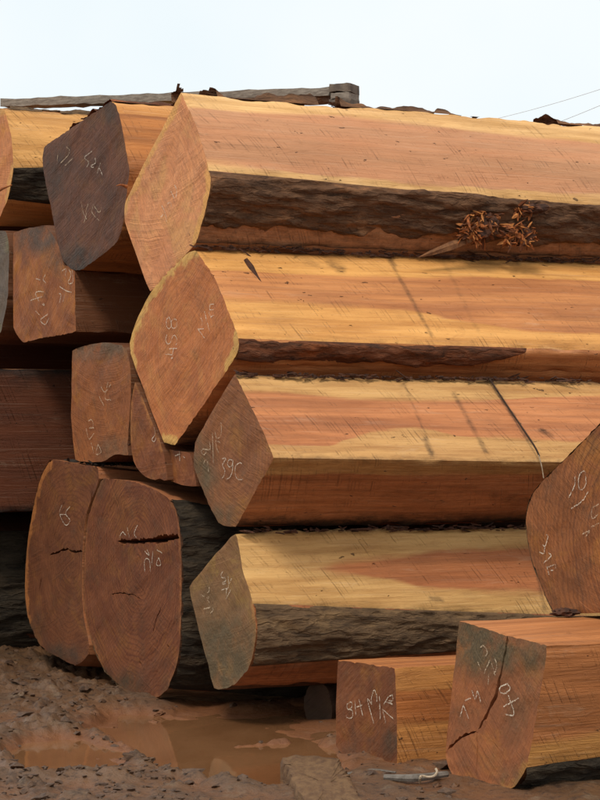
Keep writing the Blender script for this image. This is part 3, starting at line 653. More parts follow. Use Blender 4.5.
# ---- big round log lying on the block, cut by the frame
E7 = wood_end('end_dark_brown', (140, 88, 54), (118, 74, 46), (120, 88, 56), (88, 70, 52), 17.3, .45, .38, (84, 48, 31), 1.3)
W7 = wood_side('wood_dark_round', (110, 68, 44), (96, 58, 38), (130, 90, 58), (120, 82, 50), seed=23., grime=.3)
g7 = make_log('round_log', 'dark brown round log end chalked 39E resting on the cracked block',
    [(618, 402), (660, 395), (700, 430), (715, 490), (705, 560), (680, 600), (640, 612), (553, 613), (545, 595), (532, 560), (526, 525), (530, 497), (545, 478), (575, 450), (600, 425)],
    [(0, 6, dict(curve=1, bark=dict(th=.015, mat=BARK_DARK))), (6, 7, H()), (7, 11, dict(curve=1, bark=dict(th=.004, mat=BARK_DARK))), (11, 0, dict(curve=1, bark=dict(th=.004, mat=BARK_DARK)))],
    W7, E7, push=.61, ufine=.8, L=4.5, pith=(655, 540), sapw=.0, bark=BARK_DARK, wob=.006,
    chalk=[(530, 460, 6.154, [[(285, 100), (280, 160), (245, 230)], [(330, 70), (345, 75), (350, 150), (320, 185), (305, 150), (310, 95), (330, 70)], [(260, 300), (330, 250), (365, 195)]], False),
           (530, 460, 6.154, [[(431, 270), (390, 300), (390, 360), (425, 335)], [(385, 410), (431, 390)], [(330, 455), (375, 435), (350, 470)]], True),
           (530, 460, 6.154, [[(105, 460), (118, 470), (100, 530), (85, 520)], [(100, 530), (90, 575), (65, 565)], [(90, 635), (135, 590), (120, 570)], [(110, 655), (125, 705)], [(115, 660), (165, 645), (160, 670)], [(135, 680), (150, 675)]], False)])

# ---- second row
E8 = wood_end('end_dark_plum', (100, 64, 48), (80, 53, 42), (116, 78, 52), (70, 59, 50), 21.7, .5, .25, (80, 44, 36))
W8 = wood_side('wood_orange_red', (180, 122, 74), (192, 134, 82), (212, 160, 98), (194, 138, 80), seed=27.4, grime=.2, saw=.6)
g8 = make_log('hewn_log', 'hewn log with dark plum-brown end beside the topmost pink log',
    [(112, 100), (119, 114), (130, 170), (123, 223), (117, 243), (80, 272), (63, 260), (50, 207), (43, 167), (43, 147)],
    [(0, 2, dict(heart=([(120, 112), (160, 116)], None), mould=(.35, 0, .12), curve=1)), (2, 4, dict(curve=1, dirt=.3)), (4, 5, dict(heart='heart', dirt=.25)), (5, 7, H(curve=1)), (7, 9, H(curve=1)), (9, 0, dict(bark=dict(v=(.4, 1), th=.014, keep=-.3, mat=BARK_RED)))],
    W8, E8, far={0: (160, 104)}, ufine=.9, L=5.5, pith=(85, 190), bark=BARK_RED, wob=.008,
    blobs=[(82, 262, 26, 14, .9), (56, 165, 14, 30, .5), (110, 110, 10, 12, .6)],
    chalk=[(45, 130, 7.275, [[(350, 155), (295, 200), (325, 235), (310, 270)], [(370, 200), (375, 240), (340, 260), (360, 275)], [(410, 240), (385, 320)], [(400, 270), (425, 330)]], False),
           (45, 130, 7.275, [[(270, 520), (285, 600), (310, 650)], [(320, 540), (300, 600)], [(360, 540), (350, 600), (400, 660)], [(420, 560), (400, 600), (360, 545)], [(290, 680), (310, 600)]], True),
           (45, 130, 7.275, [[(160, 120), (185, 150), (170, 190), (120, 240)], [(210, 205), (150, 260)], [(100, 170), (95, 230)]], True)])
E9 = wood_end('end_amber_red', (146, 90, 50), (122, 72, 42), (164, 114, 60), (96, 76, 62), 25.2, .35, .2, (106, 54, 31))
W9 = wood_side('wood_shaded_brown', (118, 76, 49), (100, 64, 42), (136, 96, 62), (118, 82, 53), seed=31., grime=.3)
g9 = make_log('squared_timber', 'amber red squared timber end chalked below the plum-brown log',
    [(13, 232), (45, 224), (57, 242), (64, 264), (75, 270), (76, 332), (22, 343), (13, 328)],
    [(0, 1, H()), (1, 3, H(curve=1)), (3, 4, H()), (4, 5, dict()), (5, 6, dict()), (6, 7, H()), (7, 0, H())],
    W9, E9, ufine=.7, L=5, cat='timber', group='squared timbers in the second row', pith=(45, 290), wob=.006, blobs=[(40, 236, 26, 16, .9), (58, 258, 12, 12, .7)], slope0=-.01,
    chalk=[(20, 250, 10, [[(165, 285), (215, 300)], [(265, 245), (240, 295), (270, 330)], [(250, 420), (190, 415), (165, 440), (200, 515)], [(110, 505), (230, 465)], [(230, 540), (255, 555), (240, 530)], [(165, 610), (205, 650)], [(290, 640), (215, 700), (260, 745), (300, 680)]], False),
           (20, 250, 10, [[(430, 210), (470, 190), (460, 260)], [(500, 195), (520, 250), (490, 330), (540, 320), (530, 200)], [(405, 365), (465, 405), (525, 425)], [(395, 435), (420, 450), (400, 540)], [(455, 450), (440, 520)]], False)])
E10 = wood_end('end_tan_shaded', (140, 86, 50), (122, 74, 46), (152, 108, 66), (108, 88, 66), 29.9, .3, .2, (110, 56, 34))
g10 = make_log('squared_timber', 'tan squared timber end with faint chalk, above the two cracked round logs',
    [(72, 350), (100, 342), (126, 346), (130, 366), (131, 395), (128, 440), (129, 457), (115, 455), (100, 462), (75, 461), (71, 420)],
    [(0, 2, H(curve=1)), (2, 6, dict(curve=1)), (6, 9, H(curve=1)), (9, 0, H())],
    W9, E10, ufine=.6, L=5, cat='timber', group='squared timbers in the second row', pith=(100, 400), wob=.005, blobs=[(100, 345, 40, 14, .8), (115, 450, 16, 12, .6)],
    chalk=[(80, 370, 5, [[(100, 130), (125, 180)], [(110, 85), (130, 110), (160, 70)], [(145, 60), (130, 140), (160, 150)]], True), (80, 370, 5, [[(45, 255), (65, 250), (70, 285), (50, 290), (75, 290)], [(35, 290), (50, 345), (75, 315)], [(60, 360), (75, 420)], [(95, 370), (85, 420), (110, 410), (95, 370)]], True)])
E11 = wood_end('end_red_shaded', (126, 77, 47), (108, 63, 40), (156, 104, 60), (96, 74, 56), 33.1, .3, .3, (104, 48, 30))
g11 = make_log('rounded_timber', 'red-brown timber end with one chalk curl, tucked below log 438',
    [(135, 381), (163, 447), (168, 481), (160, 481), (145, 477), (134, 463), (130, 440), (131, 405)],
    [(0, 1, H(sapedge=1)), (1, 2, dict()), (2, 3, H()), (3, 6, H(curve=1)), (6, 0, H(curve=1, sapedge=1))],
    W9, E11, ufine=.5, L=5, cat='timber', group='red timbers squeezed below the orange log', pith=(148, 440), sapw=.03, wob=.004, slope0=.003,
    chalk=[(80, 370, 5, [[(375, 285), (380, 320), (365, 345), (375, 358), (385, 340)]], False)])
g12 = make_log('squared_timber', 'small red timber end between log 438 and the brown 39C log',
    [(166, 449), (178, 451), (191, 453), (197, 487), (185, 486), (171, 482)],
    [(0, 2, dict()), (2, 3, dict()), (3, 5, H()), (5, 0, H(sapedge=1))],
    W9, E11, ufine=.5, L=5, cat='timber', group='red timbers squeezed below the orange log', pith=(182, 468), sapw=.03, wob=.003, slope0=.003, push=.04,
    chalk=[(80, 370, 5, [[(480, 430), (505, 420)], [(500, 405), (505, 460)], [(520, 432), (530, 440)]], False)])

E13 = wood_end('end_red_rings', (116, 70, 45), (98, 57, 37), (140, 90, 56), (84, 66, 48), 37.7, .4, .6, (96, 48, 28), 1.4)
W13 = wood_side('wood_flat_top', (176, 122, 88), (160, 106, 74), (190, 140, 100), (170, 124, 84), seed=37., grime=.2)
g13 = make_log('round_log', 'rounded red log with growth rings and a wide horizontal slot crack in its end',
    [(102, 478), (125, 480), (150, 487), (170, 499), (177, 515), (181, 550), (181, 620), (178, 660), (168, 690), (150, 700), (125, 690), (105, 670), (93, 645), (85, 610), (84, 570), (88, 520)],
    [(0, 3, dict(curve=1, heart='heart')), (3, 8, dict(curve=1, dirt=.7, bark=dict(th=.016, mat=BARK_BLACK))), (8, 12, dict(curve=1, bark=dict(th=.008, mat=BARK_DARK))), (12, 0, dict(curve=1, bark=dict(th=.003, mat=BARK_DARK)))],
    W13, E13, far={0: (210, 486), 3: (230, 508)}, ufine=.7, L=5, cat='log', group='round logs on the mud', pith=(137, 560), bark=BARK_BLACK, sapw=.012, wob=.006,
    blobs=[(120, 685, 26, 14, .7), (172, 690, 10, 14, .5), (95, 480, 10, 20, .4)],
    cracks=[([(118, 541.5), (135, 542), (155, 540.5), (179.5, 537)], [4, 6.5, 6, 7.5, 7], .16), ([(112, 594), (122, 593), (133, 595), (141, 600)], [1.4, 1.6, 1.2], .04), ([(161, 608), (156, 620), (153, 632)], [1.5, 1.4], .04), ([(139, 660), (141, 667)], [2.4, 2.4], .05), ([(167, 645), (170, 648)], [2.4, 2.], .04)],
    chalk=[(50, 490, 4.286, [[(300, 205), (315, 180), (330, 195)], [(335, 160), (345, 205)], [(380, 150), (365, 185), (375, 205)]], False),
           (50, 490, 4.286, [[(410, 350), (410, 300), (430, 300), (435, 350)], [(410, 262), (430, 280), (420, 255)], [(445, 260), (440, 320)], [(470, 290), (460, 320), (480, 320), (470, 290)], [(460, 255), (485, 270)]], False)])
E14 = wood_end('end_red_shaded_rings', (112, 69, 45), (95, 57, 38), (166, 108, 62), (78, 62, 48), 41.3, .4, .45, (92, 48, 30), 1.2)
g14 = make_log('round_log', 'rounded red log with short cracks, behind the slot-cracked round log',
    [(50, 459), (99, 467), (98, 484), (86, 516), (82, 565), (83, 612), (90, 645), (88, 655), (77, 667), (60, 658), (40, 645), (28, 620), (25, 590), (27, 548), (33, 510), (40, 480)],
    [(0, 1, dict()), (1, 6, H(curve=1)), (6, 8, H(curve=1)), (8, 11, dict(curve=1, sapedge=0)), (11, 0, dict(curve=1, bark=dict(th=.004, mat=BARK_BROWN)))],
    W13, E14, far={0: (150, 468), 1: (170, 475)}, ufine=.6, L=5, cat='log', group='round logs on the mud', pith=(70, 560), bark=BARK_BROWN, sapw=.045, wob=.005,
    cracks=[([(50, 555), (60, 551), (68, 549), (73, 552), (82, 551)], [1.5, 3.2, 3.4, 2.2], .06), ([(41, 577), (39, 590)], [2.2, 2.4], .05), ([(92, 492), (90, 506)], [2, 2], .05)],
    blobs=[(60, 655, 26, 10, .6), (35, 630, 10, 20, .4)],
    chalk=[(50, 490, 4.286, [[(55, 65), (45, 100), (70, 150), (90, 130), (70, 100), (90, 70)], [(45, 105), (75, 105)]], False)])

# ---- third row and the logs added to keep the pile's back dark
E15 = wood_end('end_tan_far', (190, 128, 88), (172, 112, 76), (204, 158, 100), (120, 96, 76), 45.1, .2, .2, (140, 80, 52))
W15 = wood_side('wood_yellow_far', (206, 150, 96), (196, 138, 84), (220, 176, 116), (206, 158, 96), seed=45., grime=.12, saw=.8)
g15 = make_log('hewn_log', 'yellow hewn log with black bark below, partly hidden by the plum-ended log',
    [(4, 108), (11, 135), (14, 168), (8, 200), (-4, 226), (-38, 222), (-54, 190), (-58, 150), (-40, 112)],
    [(0, 2, dict(heart='sap', mould=(.6, .3, .10))), (2, 3, dict(dirt=.5, bark=dict(th=.016, mat=BARK_BLACK))), (3, 4, dict(dirt=.1)), (4, 5, H()), (5, 7, H(curve=1)), (7, 8, H()), (8, 0, dict(bark=dict(v=(.3, 1), th=.016, keep=-.2, mat=BARK_DARK)))],
    W15, E15, far={0: (85, 114), 2: (60, 167), 3: (60, 206), 4: (55, 228)}, ufine=1.2, L=5.5, sapw=.05, bark=BARK_BLACK, wob=.007)
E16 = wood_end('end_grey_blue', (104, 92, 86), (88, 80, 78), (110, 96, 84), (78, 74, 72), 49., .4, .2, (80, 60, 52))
g16 = make_log('hewn_log', 'grey weathered log end under the yellow log, cut off by the amber timber',
    [(6, 230), (9, 250), (8, 300), (0, 336), (-30, 345), (-48, 320), (-50, 260), (-30, 230)],
    [(0, 2, dict(curve=1, sapedge=1)), (2, 3, dict()), (3, 4, H()), (4, 6, H(curve=1)), (6, 0, H())], W9, E16, ufine=.6, L=5.5, wob=.006, sapw=.0)
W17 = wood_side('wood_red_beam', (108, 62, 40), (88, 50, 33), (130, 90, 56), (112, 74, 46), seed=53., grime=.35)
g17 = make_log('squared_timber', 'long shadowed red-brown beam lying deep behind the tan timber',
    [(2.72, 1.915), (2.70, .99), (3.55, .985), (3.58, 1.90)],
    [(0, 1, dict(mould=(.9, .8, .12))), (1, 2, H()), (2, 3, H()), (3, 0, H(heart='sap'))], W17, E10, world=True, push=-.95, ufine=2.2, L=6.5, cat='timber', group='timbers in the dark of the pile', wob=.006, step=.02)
g18 = make_log('round_log', 'black shadowed log on the mud under the red-brown beam',  # added to fill the void below the beam with darkness
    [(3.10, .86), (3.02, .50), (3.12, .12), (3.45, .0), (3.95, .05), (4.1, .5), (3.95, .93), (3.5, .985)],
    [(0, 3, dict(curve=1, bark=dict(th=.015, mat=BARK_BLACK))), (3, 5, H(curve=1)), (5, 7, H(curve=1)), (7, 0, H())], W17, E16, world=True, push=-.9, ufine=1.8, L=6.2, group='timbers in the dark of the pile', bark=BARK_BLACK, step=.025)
for k, (z0, lab) in enumerate(((.0, 'bark covered log lying on the ground at the back of the pile'), (.88, 'middle bark covered log at the back of the pile'), (1.76, 'upper bark covered log at the back of the pile'), (2.62, 'highest bark covered log at the back of the pile'))):  # unseen logs added behind the rows so no light leaks through the gaps
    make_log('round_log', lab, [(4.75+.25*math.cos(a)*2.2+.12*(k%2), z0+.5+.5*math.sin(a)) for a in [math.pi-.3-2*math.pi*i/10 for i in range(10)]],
        [(0, 5, H(curve=1)), (5, 0, H(curve=1))], W17, E16, world=True, push=.1*k, ufine=.3, L=6, group='added logs darkening the back of the pile', step=.03)

# ------------------------------------------------------------------ small things
def tube(name, pts, rad, mat, parent=None, sides=6, base=None):
    P = catmull(np.array(pts, float), 6); V, F = [], []
    rad = np.interp(np.linspace(0, 1, len(P)), np.linspace(0, 1, np.size(rad)), np.atleast_1d(rad))
    T = np.gradient(P, axis=0); T /= np.linalg.norm(T, axis=1)[:, None]
    for k in range(len(P)):
        up = np.array([0, 0, 1.]) if abs(T[k][2]) < .9 else np.array([1., 0, 0]); a = np.cross(T[k], up); a /= np.linalg.norm(a); b = np.cross(a, T[k])
        for s in range(sides): t = 2*math.pi*s/sides; V.append(P[k]+rad[k]*(math.cos(t)*a+math.sin(t)*b))
    for k in range(len(P)-1):
        for s in range(sides): s2 = (s+1) % sides; F.append((k*sides+s, k*sides+s2, (k+1)*sides+s2, (k+1)*sides+s))
    F.append(tuple(range(sides))[::-1]); F.append(tuple((len(P)-1)*sides+s for s in range(sides)))
    V = np.array(V); base = np.array(base) if base is not None else None
    o = mesh_obj(name, V-base if base is not None else V, F, mat, parent, sharp=50)
    return o
def shard_mesh(items, base):
    """items: (start, direction, length, width, thickness) -> flat pointed splinters"""
    V, F = [], []
    for p, d, L, wd, th in items:
        d = d/np.linalg.norm(d); a = np.cross(d, rng.normal(size=3)); a /= np.linalg.norm(a)+1e-9; b = np.cross(d, a); b0 = len(V)
        for t, ww in ((0, .8), (.45, 1), (.8, .55)):
            bend = b*L*.12*t*t
            V += [p+d*L*t+a*wd*ww/2+bend, p+d*L*t-a*wd*ww/2+bend+b*th*.3, p+d*L*t+b*th+bend]
        V.append(p+d*L+b*L*.12)
        for s in range(2):
            for q in range(3): q2 = (q+1) % 3; F.append((b0+3*s+q, b0+3*s+q2, b0+3*s+3+q2, b0+3*s+3+q))
        for q in range(3): F.append((b0+6+q, b0+6+(q+1) % 3, b0+9))
        F.append((b0+2, b0+1, b0))
    return np.array(V)-base, F
def lump(name, c, r, mat, parent=None, base=(0, 0, 0), sub=2, amp=.3, seed=0.):
    bm = bmesh.new(); bmesh.ops.create_icosphere(bm, subdivisions=sub, radius=1)
    for v in bm.verts:
        q = v.co.normalized(); v.co = q*(1+amp*mnoise.fractal(q*1.8+Vector((seed, seed*.3, 1.7)), 1, 2, 3)); v.co = Vector((v.co.x*r[0], v.co.y*r[1], v.co.z*r[2]))+Vector(c)-Vector(base)
    me = bpy.data.meshes.new(name); bm.to_mesh(me); bm.free(); me.materials.append(mat)
    return link(bpy.data.objects.new(name, me), parent)
FIBRE = plain('torn_fibre', (164, 96, 50), (110, 60, 30), 40, .75, .4, (1, 1, 1))
FLAKE = plain('bark_flake', (86, 54, 38), (54, 36, 28), 30, .85, .8)
# depth of a spot on the front of a log: run the end-plane point along the log
def on_log(g, px_end, x, y):                     # the log edge starting at px_end, seen at column x; returned at row y
    P = g.plane(*px_end); n = g.n; k = (x-300)/FPX; t = (k*P[1]-P[0])/(n[0]-k*n[1]); return bp(x, y, P[1]+t*n[1])
# torn fibres on the topmost log's bark
FIB2 = plain('torn_fibre_dark', (112, 62, 32), (66, 38, 24), 40, .8, .4); FIB3 = plain('torn_fibre_pale', (186, 122, 66), (150, 92, 48), 40, .75, .4)
for (x, y, rx, ry, cnt) in ((482, 221, 18, 9, 110), (474, 233, 17, 9, 110), (519, 236, 17, 11, 140), (523, 211, 9, 7, 60)):
    lump('torn_hollow', on_log(g1, (207, 210), x, y)-np.array([0, .035, 0]), (rx*.0048, .016, ry*.0048), FLAKE, g1.root, g1.base, 3, .5, x*.1)
    for mat, part_ in ((FIBRE, .45), (FIB2, .35), (FIB3, .2)):
        it = []
        for _ in range(int(cnt*part_)):
            a, r_ = rng.uniform(0, 6.28), math.sqrt(rng.uniform()); p = on_log(g1, (207, 210), x+rx*r_*math.cos(a), y+ry*r_*math.sin(a))-np.array([0, .056, 0])
            d = np.array([rng.normal(-.5, .75), -.04+rng.normal(0, .2), rng.normal(-.3, .5)])
            it.append((p+np.array([0, rng.uniform(-.02, .012), 0]), d, rng.uniform(.02, .075), rng.uniform(.008, .026), .006))
        V, F = shard_mesh(it, g1.base); o = mesh_obj('torn_fibres', V, F, mat, g1.root, smooth=False); o['kind'] = 'stuff'
it = [(on_log(g1, (207, 210), 478, 236)-np.array([0, .05, 0]), np.array([-1, -.35, -.42]), .42, .05, .012), (on_log(g1, (207, 210), 470, 226)-np.array([0, .05, 0]), np.array([-.4, -.3, -.9]), .10, .03, .01)]
V, F = shard_mesh(it, g1.base); mesh_obj('peeling_splinter', V, F, plain('pale_splinter', (128, 86, 54), (96, 62, 40), 30, .8, .5), g1.root, smooth=False)
# raised bark lip above the torn spot, dark clot under it, gouged splinter on the 438 log
p = on_log(g1, (209, 175), 528, 208); lump('bark_flap', p-np.array([0, .03, .005]), (.10, .04, .03), FLAKE, g1.root, g1.base, 3, .5, 3.1)
p = on_log(g2, (230, 310), 0, 0) if False else None
def flake(parent_g, pxs, edge, wds, mat, name, lift=.02):
    V, F = [], []; P = np.array([on_log(parent_g, e, x, y) for (x, y), e in zip(pxs, edge)]); q = len(P)
    nrm = np.array([parent_g.n[1], -parent_g.n[0], .55]); nrm /= np.linalg.norm(nrm)
    T = np.gradient(P, axis=0); T /= np.linalg.norm(T, axis=1)[:, None]; Sd = np.cross(T, nrm)
    for k in range(q):
        for s, hgt in ((-1, -.004), (-.4, lift), (.5, lift*.7), (1, -.004)): V.append(P[k]+Sd[k]*wds[k]*s+nrm*(hgt+.004*rng.normal()))
    for k in range(q-1):
        for s in range(3): F.append((4*k+s, 4*k+s+1, 4*k+5+s, 4*k+4+s))
    mesh_obj(name, np.array(V)-parent_g.base, F, mat, parent_g.root)
flake(g2, [(245, 260), (250, 268), (255, 277), (260, 285), (265, 294)], [(202, 259), (206, 265), (211, 272), (215, 279), (219, 288)], [.010, .022, .018, .016, .004], FLAKE, 'bark_splinter')

for g_, e0, path, cnt, lab in ((g2, (197, 251), [(196, 247), (300, 250), (430, 256), (600, 261)], 210, 'bark slivers caught in the seam under the topmost pinkish log'),
                               (g3, (237, 377), [(236, 374), (400, 377), (600, 381)], 170, 'bark slivers caught in the seam under the orange 438 log'),
                               (g4, (238, 535), [(238, 531), (400, 529), (527, 527)], 110, 'bark crumbs caught in the seam under the brown 39C log')):
    it = []; pa = np.array(path, float)
    for _ in range(cnt):
        x = rng.uniform(pa[0, 0], pa[-1, 0]); y = np.interp(x, pa[:, 0], pa[:, 1])+rng.normal(0, 1.0); p = on_log(g_, e0, x, y)-np.array([0, .012, 0])
        d = g_.n*rng.choice([-1, 1])+rng.normal(0, .28, 3)*np.array([1, 1, .5]); it.append((p, d, rng.gamma(2, .018)+.012, rng.uniform(.005, .02), .007))
    o_ = on_log(g_, e0, *path[0]); V, F = shard_mesh(it, o_); o = mesh_obj('bark_slivers', V, F, FLAKE, smooth=False); o.location = o_; tag(o, lab, 'bark slivers', kind='stuff')

# thin cord hanging over the 39C log
CORD = plain('dark_cord', (70, 52, 40), (50, 38, 30), 60, .9, .4); PALE = plain('pale_cord', (190, 172, 148), (160, 140, 116), 60, .9, .3)
cp = [on_log(g3, e, x, y)-np.array([0, .02, -.01]) for (x, y), e in (((488, 379), (236, 375)), ((505, 405), (248, 400)), ((522, 430), (262, 430)), ((534, 448), (271, 452)), ((539, 458), (274, 458)))]
o = tube('cord', cp, .005, CORD); tag(o, 'thin dark cord lying across the brown 39C log', 'cord')
cp = [on_log(g3, e, x, y)-np.array([0, .03, 0]) for (x, y), e in (((538, 455), (274, 458)), ((541, 466), (274, 458)), ((543, 478), (274, 458)))]
o = tube('cord', cp, .003, PALE); tag(o, 'short pale strand dangling from the dark cord', 'cord')

# twig stub by the plum log
cp = [on_log(g8, (128, 175), x, y)-np.array([0, .06, 0]) for x, y in ((128, 188), (122, 186), (117, 187))]
tube('splinter', cp, [.012, .006, .002], FIBRE, g8.root, base=g8.base)
cp = [bp(x, y, 14.1) for x, y in ((-4, 192), (4, 188), (12, 185))]; tube('splinter', cp, [.012, .008, .003], FIBRE, g15.root, base=g15.base)

# bearer stub under the pale log
BEAR = wood_side('wood_bearer', (80, 54, 36), (66, 44, 30), (90, 62, 40), (78, 54, 36), seed=61., grime=.4)
c0 = np.array([18/FPX*11.8, 11.8]); yawb = R(80)
n_, e1_, e2_ = basis(yawb)
ctr = np.array([c0[0], c0[1], .045]); s0 = (ctr-REF)@e1_; p0 = (ctr-REF)@n_
make_log('bearer_log', 'short round bearer stub under the pale muddy-ended log', [(s0+.08*math.cos(a), .03+.135*math.sin(a)) for a in [math.pi*.9-2*math.pi*i/10 for i in range(10)]],
    [(0, 5, dict(curve=1)), (5, 0, dict(curve=1))], BEAR, wood_end('end_bearer', (62, 44, 31), (50, 36, 26), (64, 48, 33), (42, 34, 27), 63., .5, .3, (70, 44, 30)),
    world=True, push=p0, yaw=yawb, L=1.2, ufine=.3, group=None, step=.02, wob=.006, chip=.02)

# weathered grey beam on top of the pile
def beam(name, A, B, wd, ht, mat, parent=None, base=(0, 0, 0), seg=40, rough=.006):
    A, B = np.array(A, float), np.array(B, float); d = (B-A)/np.linalg.norm(B-A); sd = np.cross(d, (0, 0, 1)); sd /= np.linalg.norm(sd); up = np.cross(sd, d)
    V, F = [], []; prof = [(-1, -1), (-.3, -1.03), (.4, -.98), (1, -1), (1.02, 0), (1, 1), (.3, 1.04), (-.4, .97), (-1, 1), (-1.02, 0)]; m = len(prof)
    for k in range(seg+1):
        for i, (a, b) in enumerate(prof):
            q = A+(B-A)*k/seg+sd*a*wd/2+up*b*ht/2; V.append(q+rough*np.array([float(pn(q[0]*9+i, q[2]*9, k*.3)), float(pn(q[0]*9, i*1.7, k*.4)), 2*float(pn(q[0]*6, i*2.3, k*.5+9))]))
    for k in range(seg):
        for i in range(m): j = (i+1) % m; F.append((k*m+i, k*m+j, (k+1)*m+j, (k+1)*m+i))
    F.append(tuple(range(m))[::-1]); F.append(tuple(seg*m+i for i in range(m)))
    return mesh_obj(name, np.array(V)-np.array(base), F, mat, parent, sharp=40)
GREY = plain('grey_weathered_wood', (142, 132, 120), (108, 98, 88), 14, .85, .6, (1, 1, 6)); DKGREY = plain('dark_grey_wood', (112, 100, 88), (84, 74, 66), 14, .85, .6)
A_, B_ = bp(8, 104, 15.6), bp(336, 93, 14.0)
rt = tag(empty('weathered_beam', (A_+B_)/2), 'thin grey weathered beam lying across the very top of the pile', 'beam'); bs = (A_+B_)/2
beam('plank', A_, B_, .16, .055, GREY, rt, bs); 
dv = (B_-A_)/np.linalg.norm(B_-A_)
for k, (yy, x0, x1, h_) in enumerate(((89.5, 334, 355, .052), (97.5, 336, 354, .040), (103.5, 333, 355, .034))):
    beam('end_board', bp(x0, yy, 13.95), bp(x1, yy-.6, 13.9), .17, h_, (DKGREY, GREY, DKGREY)[k], rt, bs, 6)
A2, B2 = bp(255, 103, 14.6), bp(338, 99, 14.0); beam('lower_board', A2, B2, .12, .045, plain('brown_board', (120, 92, 70), (96, 72, 56), 16, .85, .6), rt, bs, 20)

# overhead wires far behind, with the poles that carry them outside the view
WIRE = plain('wire', (225, 228, 230), (215, 218, 220), 3, .6, .1)
for (a, b, lab) in (((380, 140), (700, 55), 'upper of the two thin overhead wires in the sky'), ((400, 170), (700, 61), 'lower of the two thin overhead wires in the sky')):
    P, Q = bp(a[0], a[1], 62), bp(b[0], b[1], 48); pts = []
    for t in np.linspace(0, 1, 12): q = P+(Q-P)*t; q[2] -= .25*math.sin(math.pi*t); pts.append(q)
    tag(tube('overhead_wire', pts, .0065, WIRE), lab, 'wire')
PO = plain('pole_wood', (110, 100, 90), (90, 82, 74), 6, .85, .4)
q = bp(700, 58, 48); tag(tube('utility_pole', [(q[0], q[1], -.2), (q[0], q[1], 4), (q[0], q[1], q[2]+.3)], [.14, .12, .1], PO, sides=12), 'tall wooden utility pole that carries the overhead wires', 'pole')

# ---- ground clutter
def gz(x, y): return float(ground_z(np.array([[x]]), np.array([[y]]))[0, 0])
PLK = N('muddy_slab')
t_ = PLK.n('ShaderNodeTexCoord'); n1 = PLK.noise(PLK.mul(t_.outputs['Object'], (1, .35, 1)), 30, 6, .65); n2 = PLK.noise(t_.outputs['Object'], 60, 4, .7)
cc = PLK.mix(PLK.ss(n1, .35, .65), lin(118, 88, 58), lin(94, 66, 43)); cc = PLK.mix(PLK.math('MULTIPLY', PLK.ss(n2, .58, .68), .8), cc, lin(54, 42, 34))
PLKM = PLK.done(cc, .7, PLK.bump(PLK.math('ADD', n1, n2), .8, .01), .3)
# slab plank: outline on the ground
ol = [gpt(281, 757, .05), gpt(300, 754, .05), gpt(322, 755, .05), gpt(337, 757, .05), gpt(350, 778, .05), gpt(366, 806, .05), gpt(372, 830, .05), gpt(338, 832, .05), gpt(318, 815, .05), gpt(300, 795, .05), gpt(290, 775, .05)]
O2 = resample(np.concatenate([np.array(ol+[ol[0]]), np.zeros((12, 1))], 1), .03)[:-1, :2]; O2 = O2+rng.normal(0, .005, O2.shape); ctr = O2.mean(0)
V, F = [], []; m = len(O2); rings = [(1.03, -.06), (1.03, .015), (.97, .052), (.8, .058), (.5, .056), (.2, .06)]
for sc, z in rings:
    for a in O2: q = ctr+(a-ctr)*sc; V.append((q[0]-ctr[0], q[1]-ctr[1], z+.010*float(fbm(np.array(q[0]*14), np.array(q[1]*8), sc, 3))))
for k in range(len(rings)-1):
    for i in range(m): j = (i+1) % m; F.append((k*m+i, k*m+j, (k+1)*m+j, (k+1)*m+i))
F.append(tuple((len(rings)-1)*m+i for i in range(m)))
o = mesh_obj('plank', V, F, PLKM, sharp=60); o.location = (ctr[0], ctr[1], 0); tag(o, 'mud caked plank lying flat at the edge of the puddle', 'plank')
# stick and white string by the block
GST = plain('grey_stick', (120, 112, 104), (92, 84, 76), 20, .85, .6, (1, 1, 1))
P = [gpt(x, y, .02) for x, y in ((384, 779), (415, 780), (447, 776))]
o = tube('stick', [(p[0], p[1], .028) for p in P], [.012, .018, .014], GST, sides=7); tag(o, 'grey flattened stick lying on mud between the two blocks', 'stick')
P = [(420, 783, .02), (420, 778, .05), (422, 776, .055), (428, 777, .05), (434, 776, .05), (437, 772, .055), (436, 769, .06)]
o = tube('string', [(*gpt(x, y, z), z) for x, y, z in P], .0055, PALE); tag(o, 'short curl of white string on the grey stick', 'string')
P = [gpt(x, y, .0) for x, y in ((330, 782), (370, 775), (396, 777))]
o = tube('stick', [(p[0], p[1], .02) for p in P], [.006, .008, .004], GST, sides=6); tag(o, 'thin twig lying on mud beside the caked plank', 'stick')
# scrap on the cracked block
pz = on_log(g6, (459, 621), 563, 612); o = lump('bark_scrap', (0, 0, 0), (.055, .05, .018), FLAKE, None, sub=3, amp=.6, seed=5.); o.location = pz+np.array([0, -.02, .0]); tag(o, 'curled dark bark scrap lying on top of the cracked block', 'bark scrap')
# litter on the rear round log's flat top
it = []
P_a, P_b = g14.plane(99, 467), g14.plane(60, 461)
for _ in range(150):
    t, u_ = rng.uniform(), rng.uniform(0, .5); p = P_a+(P_b-P_a)*t*.9+g14.n*u_+np.array([0, 0, .008-.005*u_]); it.append((p, np.array([rng.normal(), rng.normal(), abs(rng.normal())*.35]), rng.uniform(.02, .07), rng.uniform(.01, .03), .008))
V, F = shard_mesh(it, P_a); o = mesh_obj('bark_litter', V, F, plain('dark_litter', (62, 52, 44), (40, 34, 30), 30, .9, .5), smooth=False); o.location = P_a; tag(o, 'loose dark bark litter on top of the rear round log', 'bark litter', kind='stuff')

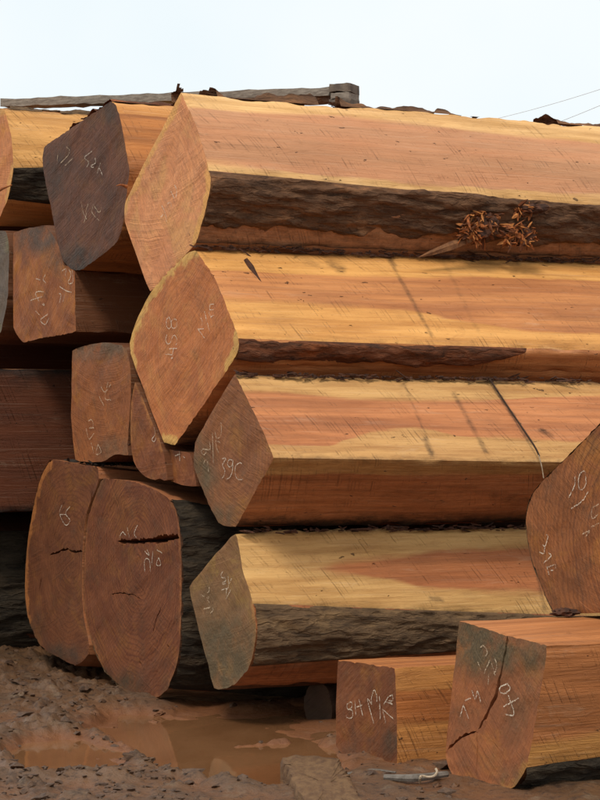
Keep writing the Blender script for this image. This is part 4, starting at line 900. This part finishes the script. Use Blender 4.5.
# mud clods: the biggest one by one, the rest as stuff
CLODM = [plain('clod_brown', (98, 72, 52), (70, 50, 36), 40, .55, .9, spec=.4, dist=.01), plain('clod_grey', (112, 98, 84), (80, 66, 54), 40, .5, .9, spec=.45, dist=.01)]
protos = []
for k in range(5):
    bm = bmesh.new(); bmesh.ops.create_icosphere(bm, subdivisions=3, radius=1)
    for v in bm.verts:
        q = v.co.normalized(); v.co = q*(1+.75*mnoise.fractal(q*1.5+Vector((k*3.1, k, 1.7)), .8, 2, 4)); v.co.z *= .6
    me = bpy.data.meshes.new('mud_clod'); bm.to_mesh(me); bm.free(); me.materials.append(MUD); me.polygons.foreach_set('use_smooth', [True]*len(me.polygons)); protos.append(me)
spots = [(163, 770, 11), (150, 762, 8), (172, 777, 9), (128, 755, 7), (140, 772, 7), (196, 781, 8), (33, 763, 8), (20, 768, 7), (80, 767, 6), (78, 703, 9), (60, 715, 8), (92, 710, 8), (40, 690, 8), (20, 700, 7), (110, 716, 7), (100, 690, 7), (152, 712, 9), (160, 706, 7), (330, 733, 6), (455, 783, 8), (437, 782, 7), (30, 660, 6), (12, 670, 7), (215, 785, 6), (10, 742, 8), (318, 742, 5)]
for k, (x, y, s) in enumerate(spots):
    c = gpt(x, y, .02); o = bpy.data.objects.new('mud_clod', protos[k % 5]); link(o); r_ = s*c[1]/FPX*.55
    o.scale = (r_*rng.uniform(.8, 1.3), r_*rng.uniform(.8, 1.3), r_*rng.uniform(.6, .9)); o.rotation_euler = (rng.uniform(-.4, .4), rng.uniform(-.4, .4), rng.uniform(0, 6))
    o.location = (c[0], c[1], gz(*c)+r_*.15); tag(o, 'lump of wet churned mud lying on the ground', 'mud clod', 'mud clods')
V, F = [], []; b0 = 0
bm = bmesh.new(); bmesh.ops.create_icosphere(bm, subdivisions=1, radius=1); iv = np.array([v.co[:] for v in bm.verts]); iF = [[v.index for v in f.verts] for f in bm.faces]; bm.free()
for _ in range(1700):
    x, y = rng.uniform(-10, 460), 640+160*rng.uniform()**.8
    if x > 200 and rng.uniform() < .72: continue
    c = gpt(x, y, .02); z = gz(*c)
    if z < WATER_Z+.008: continue
    r_ = rng.gamma(2.0, .0045)+.003; q = iv*(1+.35*rng.normal(size=(len(iv), 1)))*r_*np.array([rng.uniform(.7, 1.6), rng.uniform(.7, 1.6), rng.uniform(.4, .8)])
    a = rng.uniform(0, 6.28); q = np.stack([q[:, 0]*math.cos(a)-q[:, 1]*math.sin(a), q[:, 0]*math.sin(a)+q[:, 1]*math.cos(a), q[:, 2]], -1)+np.array([c[0], c[1], z+r_*.1])
    V.append(q); F += [[i+b0 for i in f] for f in iF]; b0 += len(iv)
o = mesh_obj('mud_crumbs', np.concatenate(V), F, CLODM[0], sharp=40); tag(o, 'loose crumbs of mud scattered on the ground', 'mud', kind='stuff')
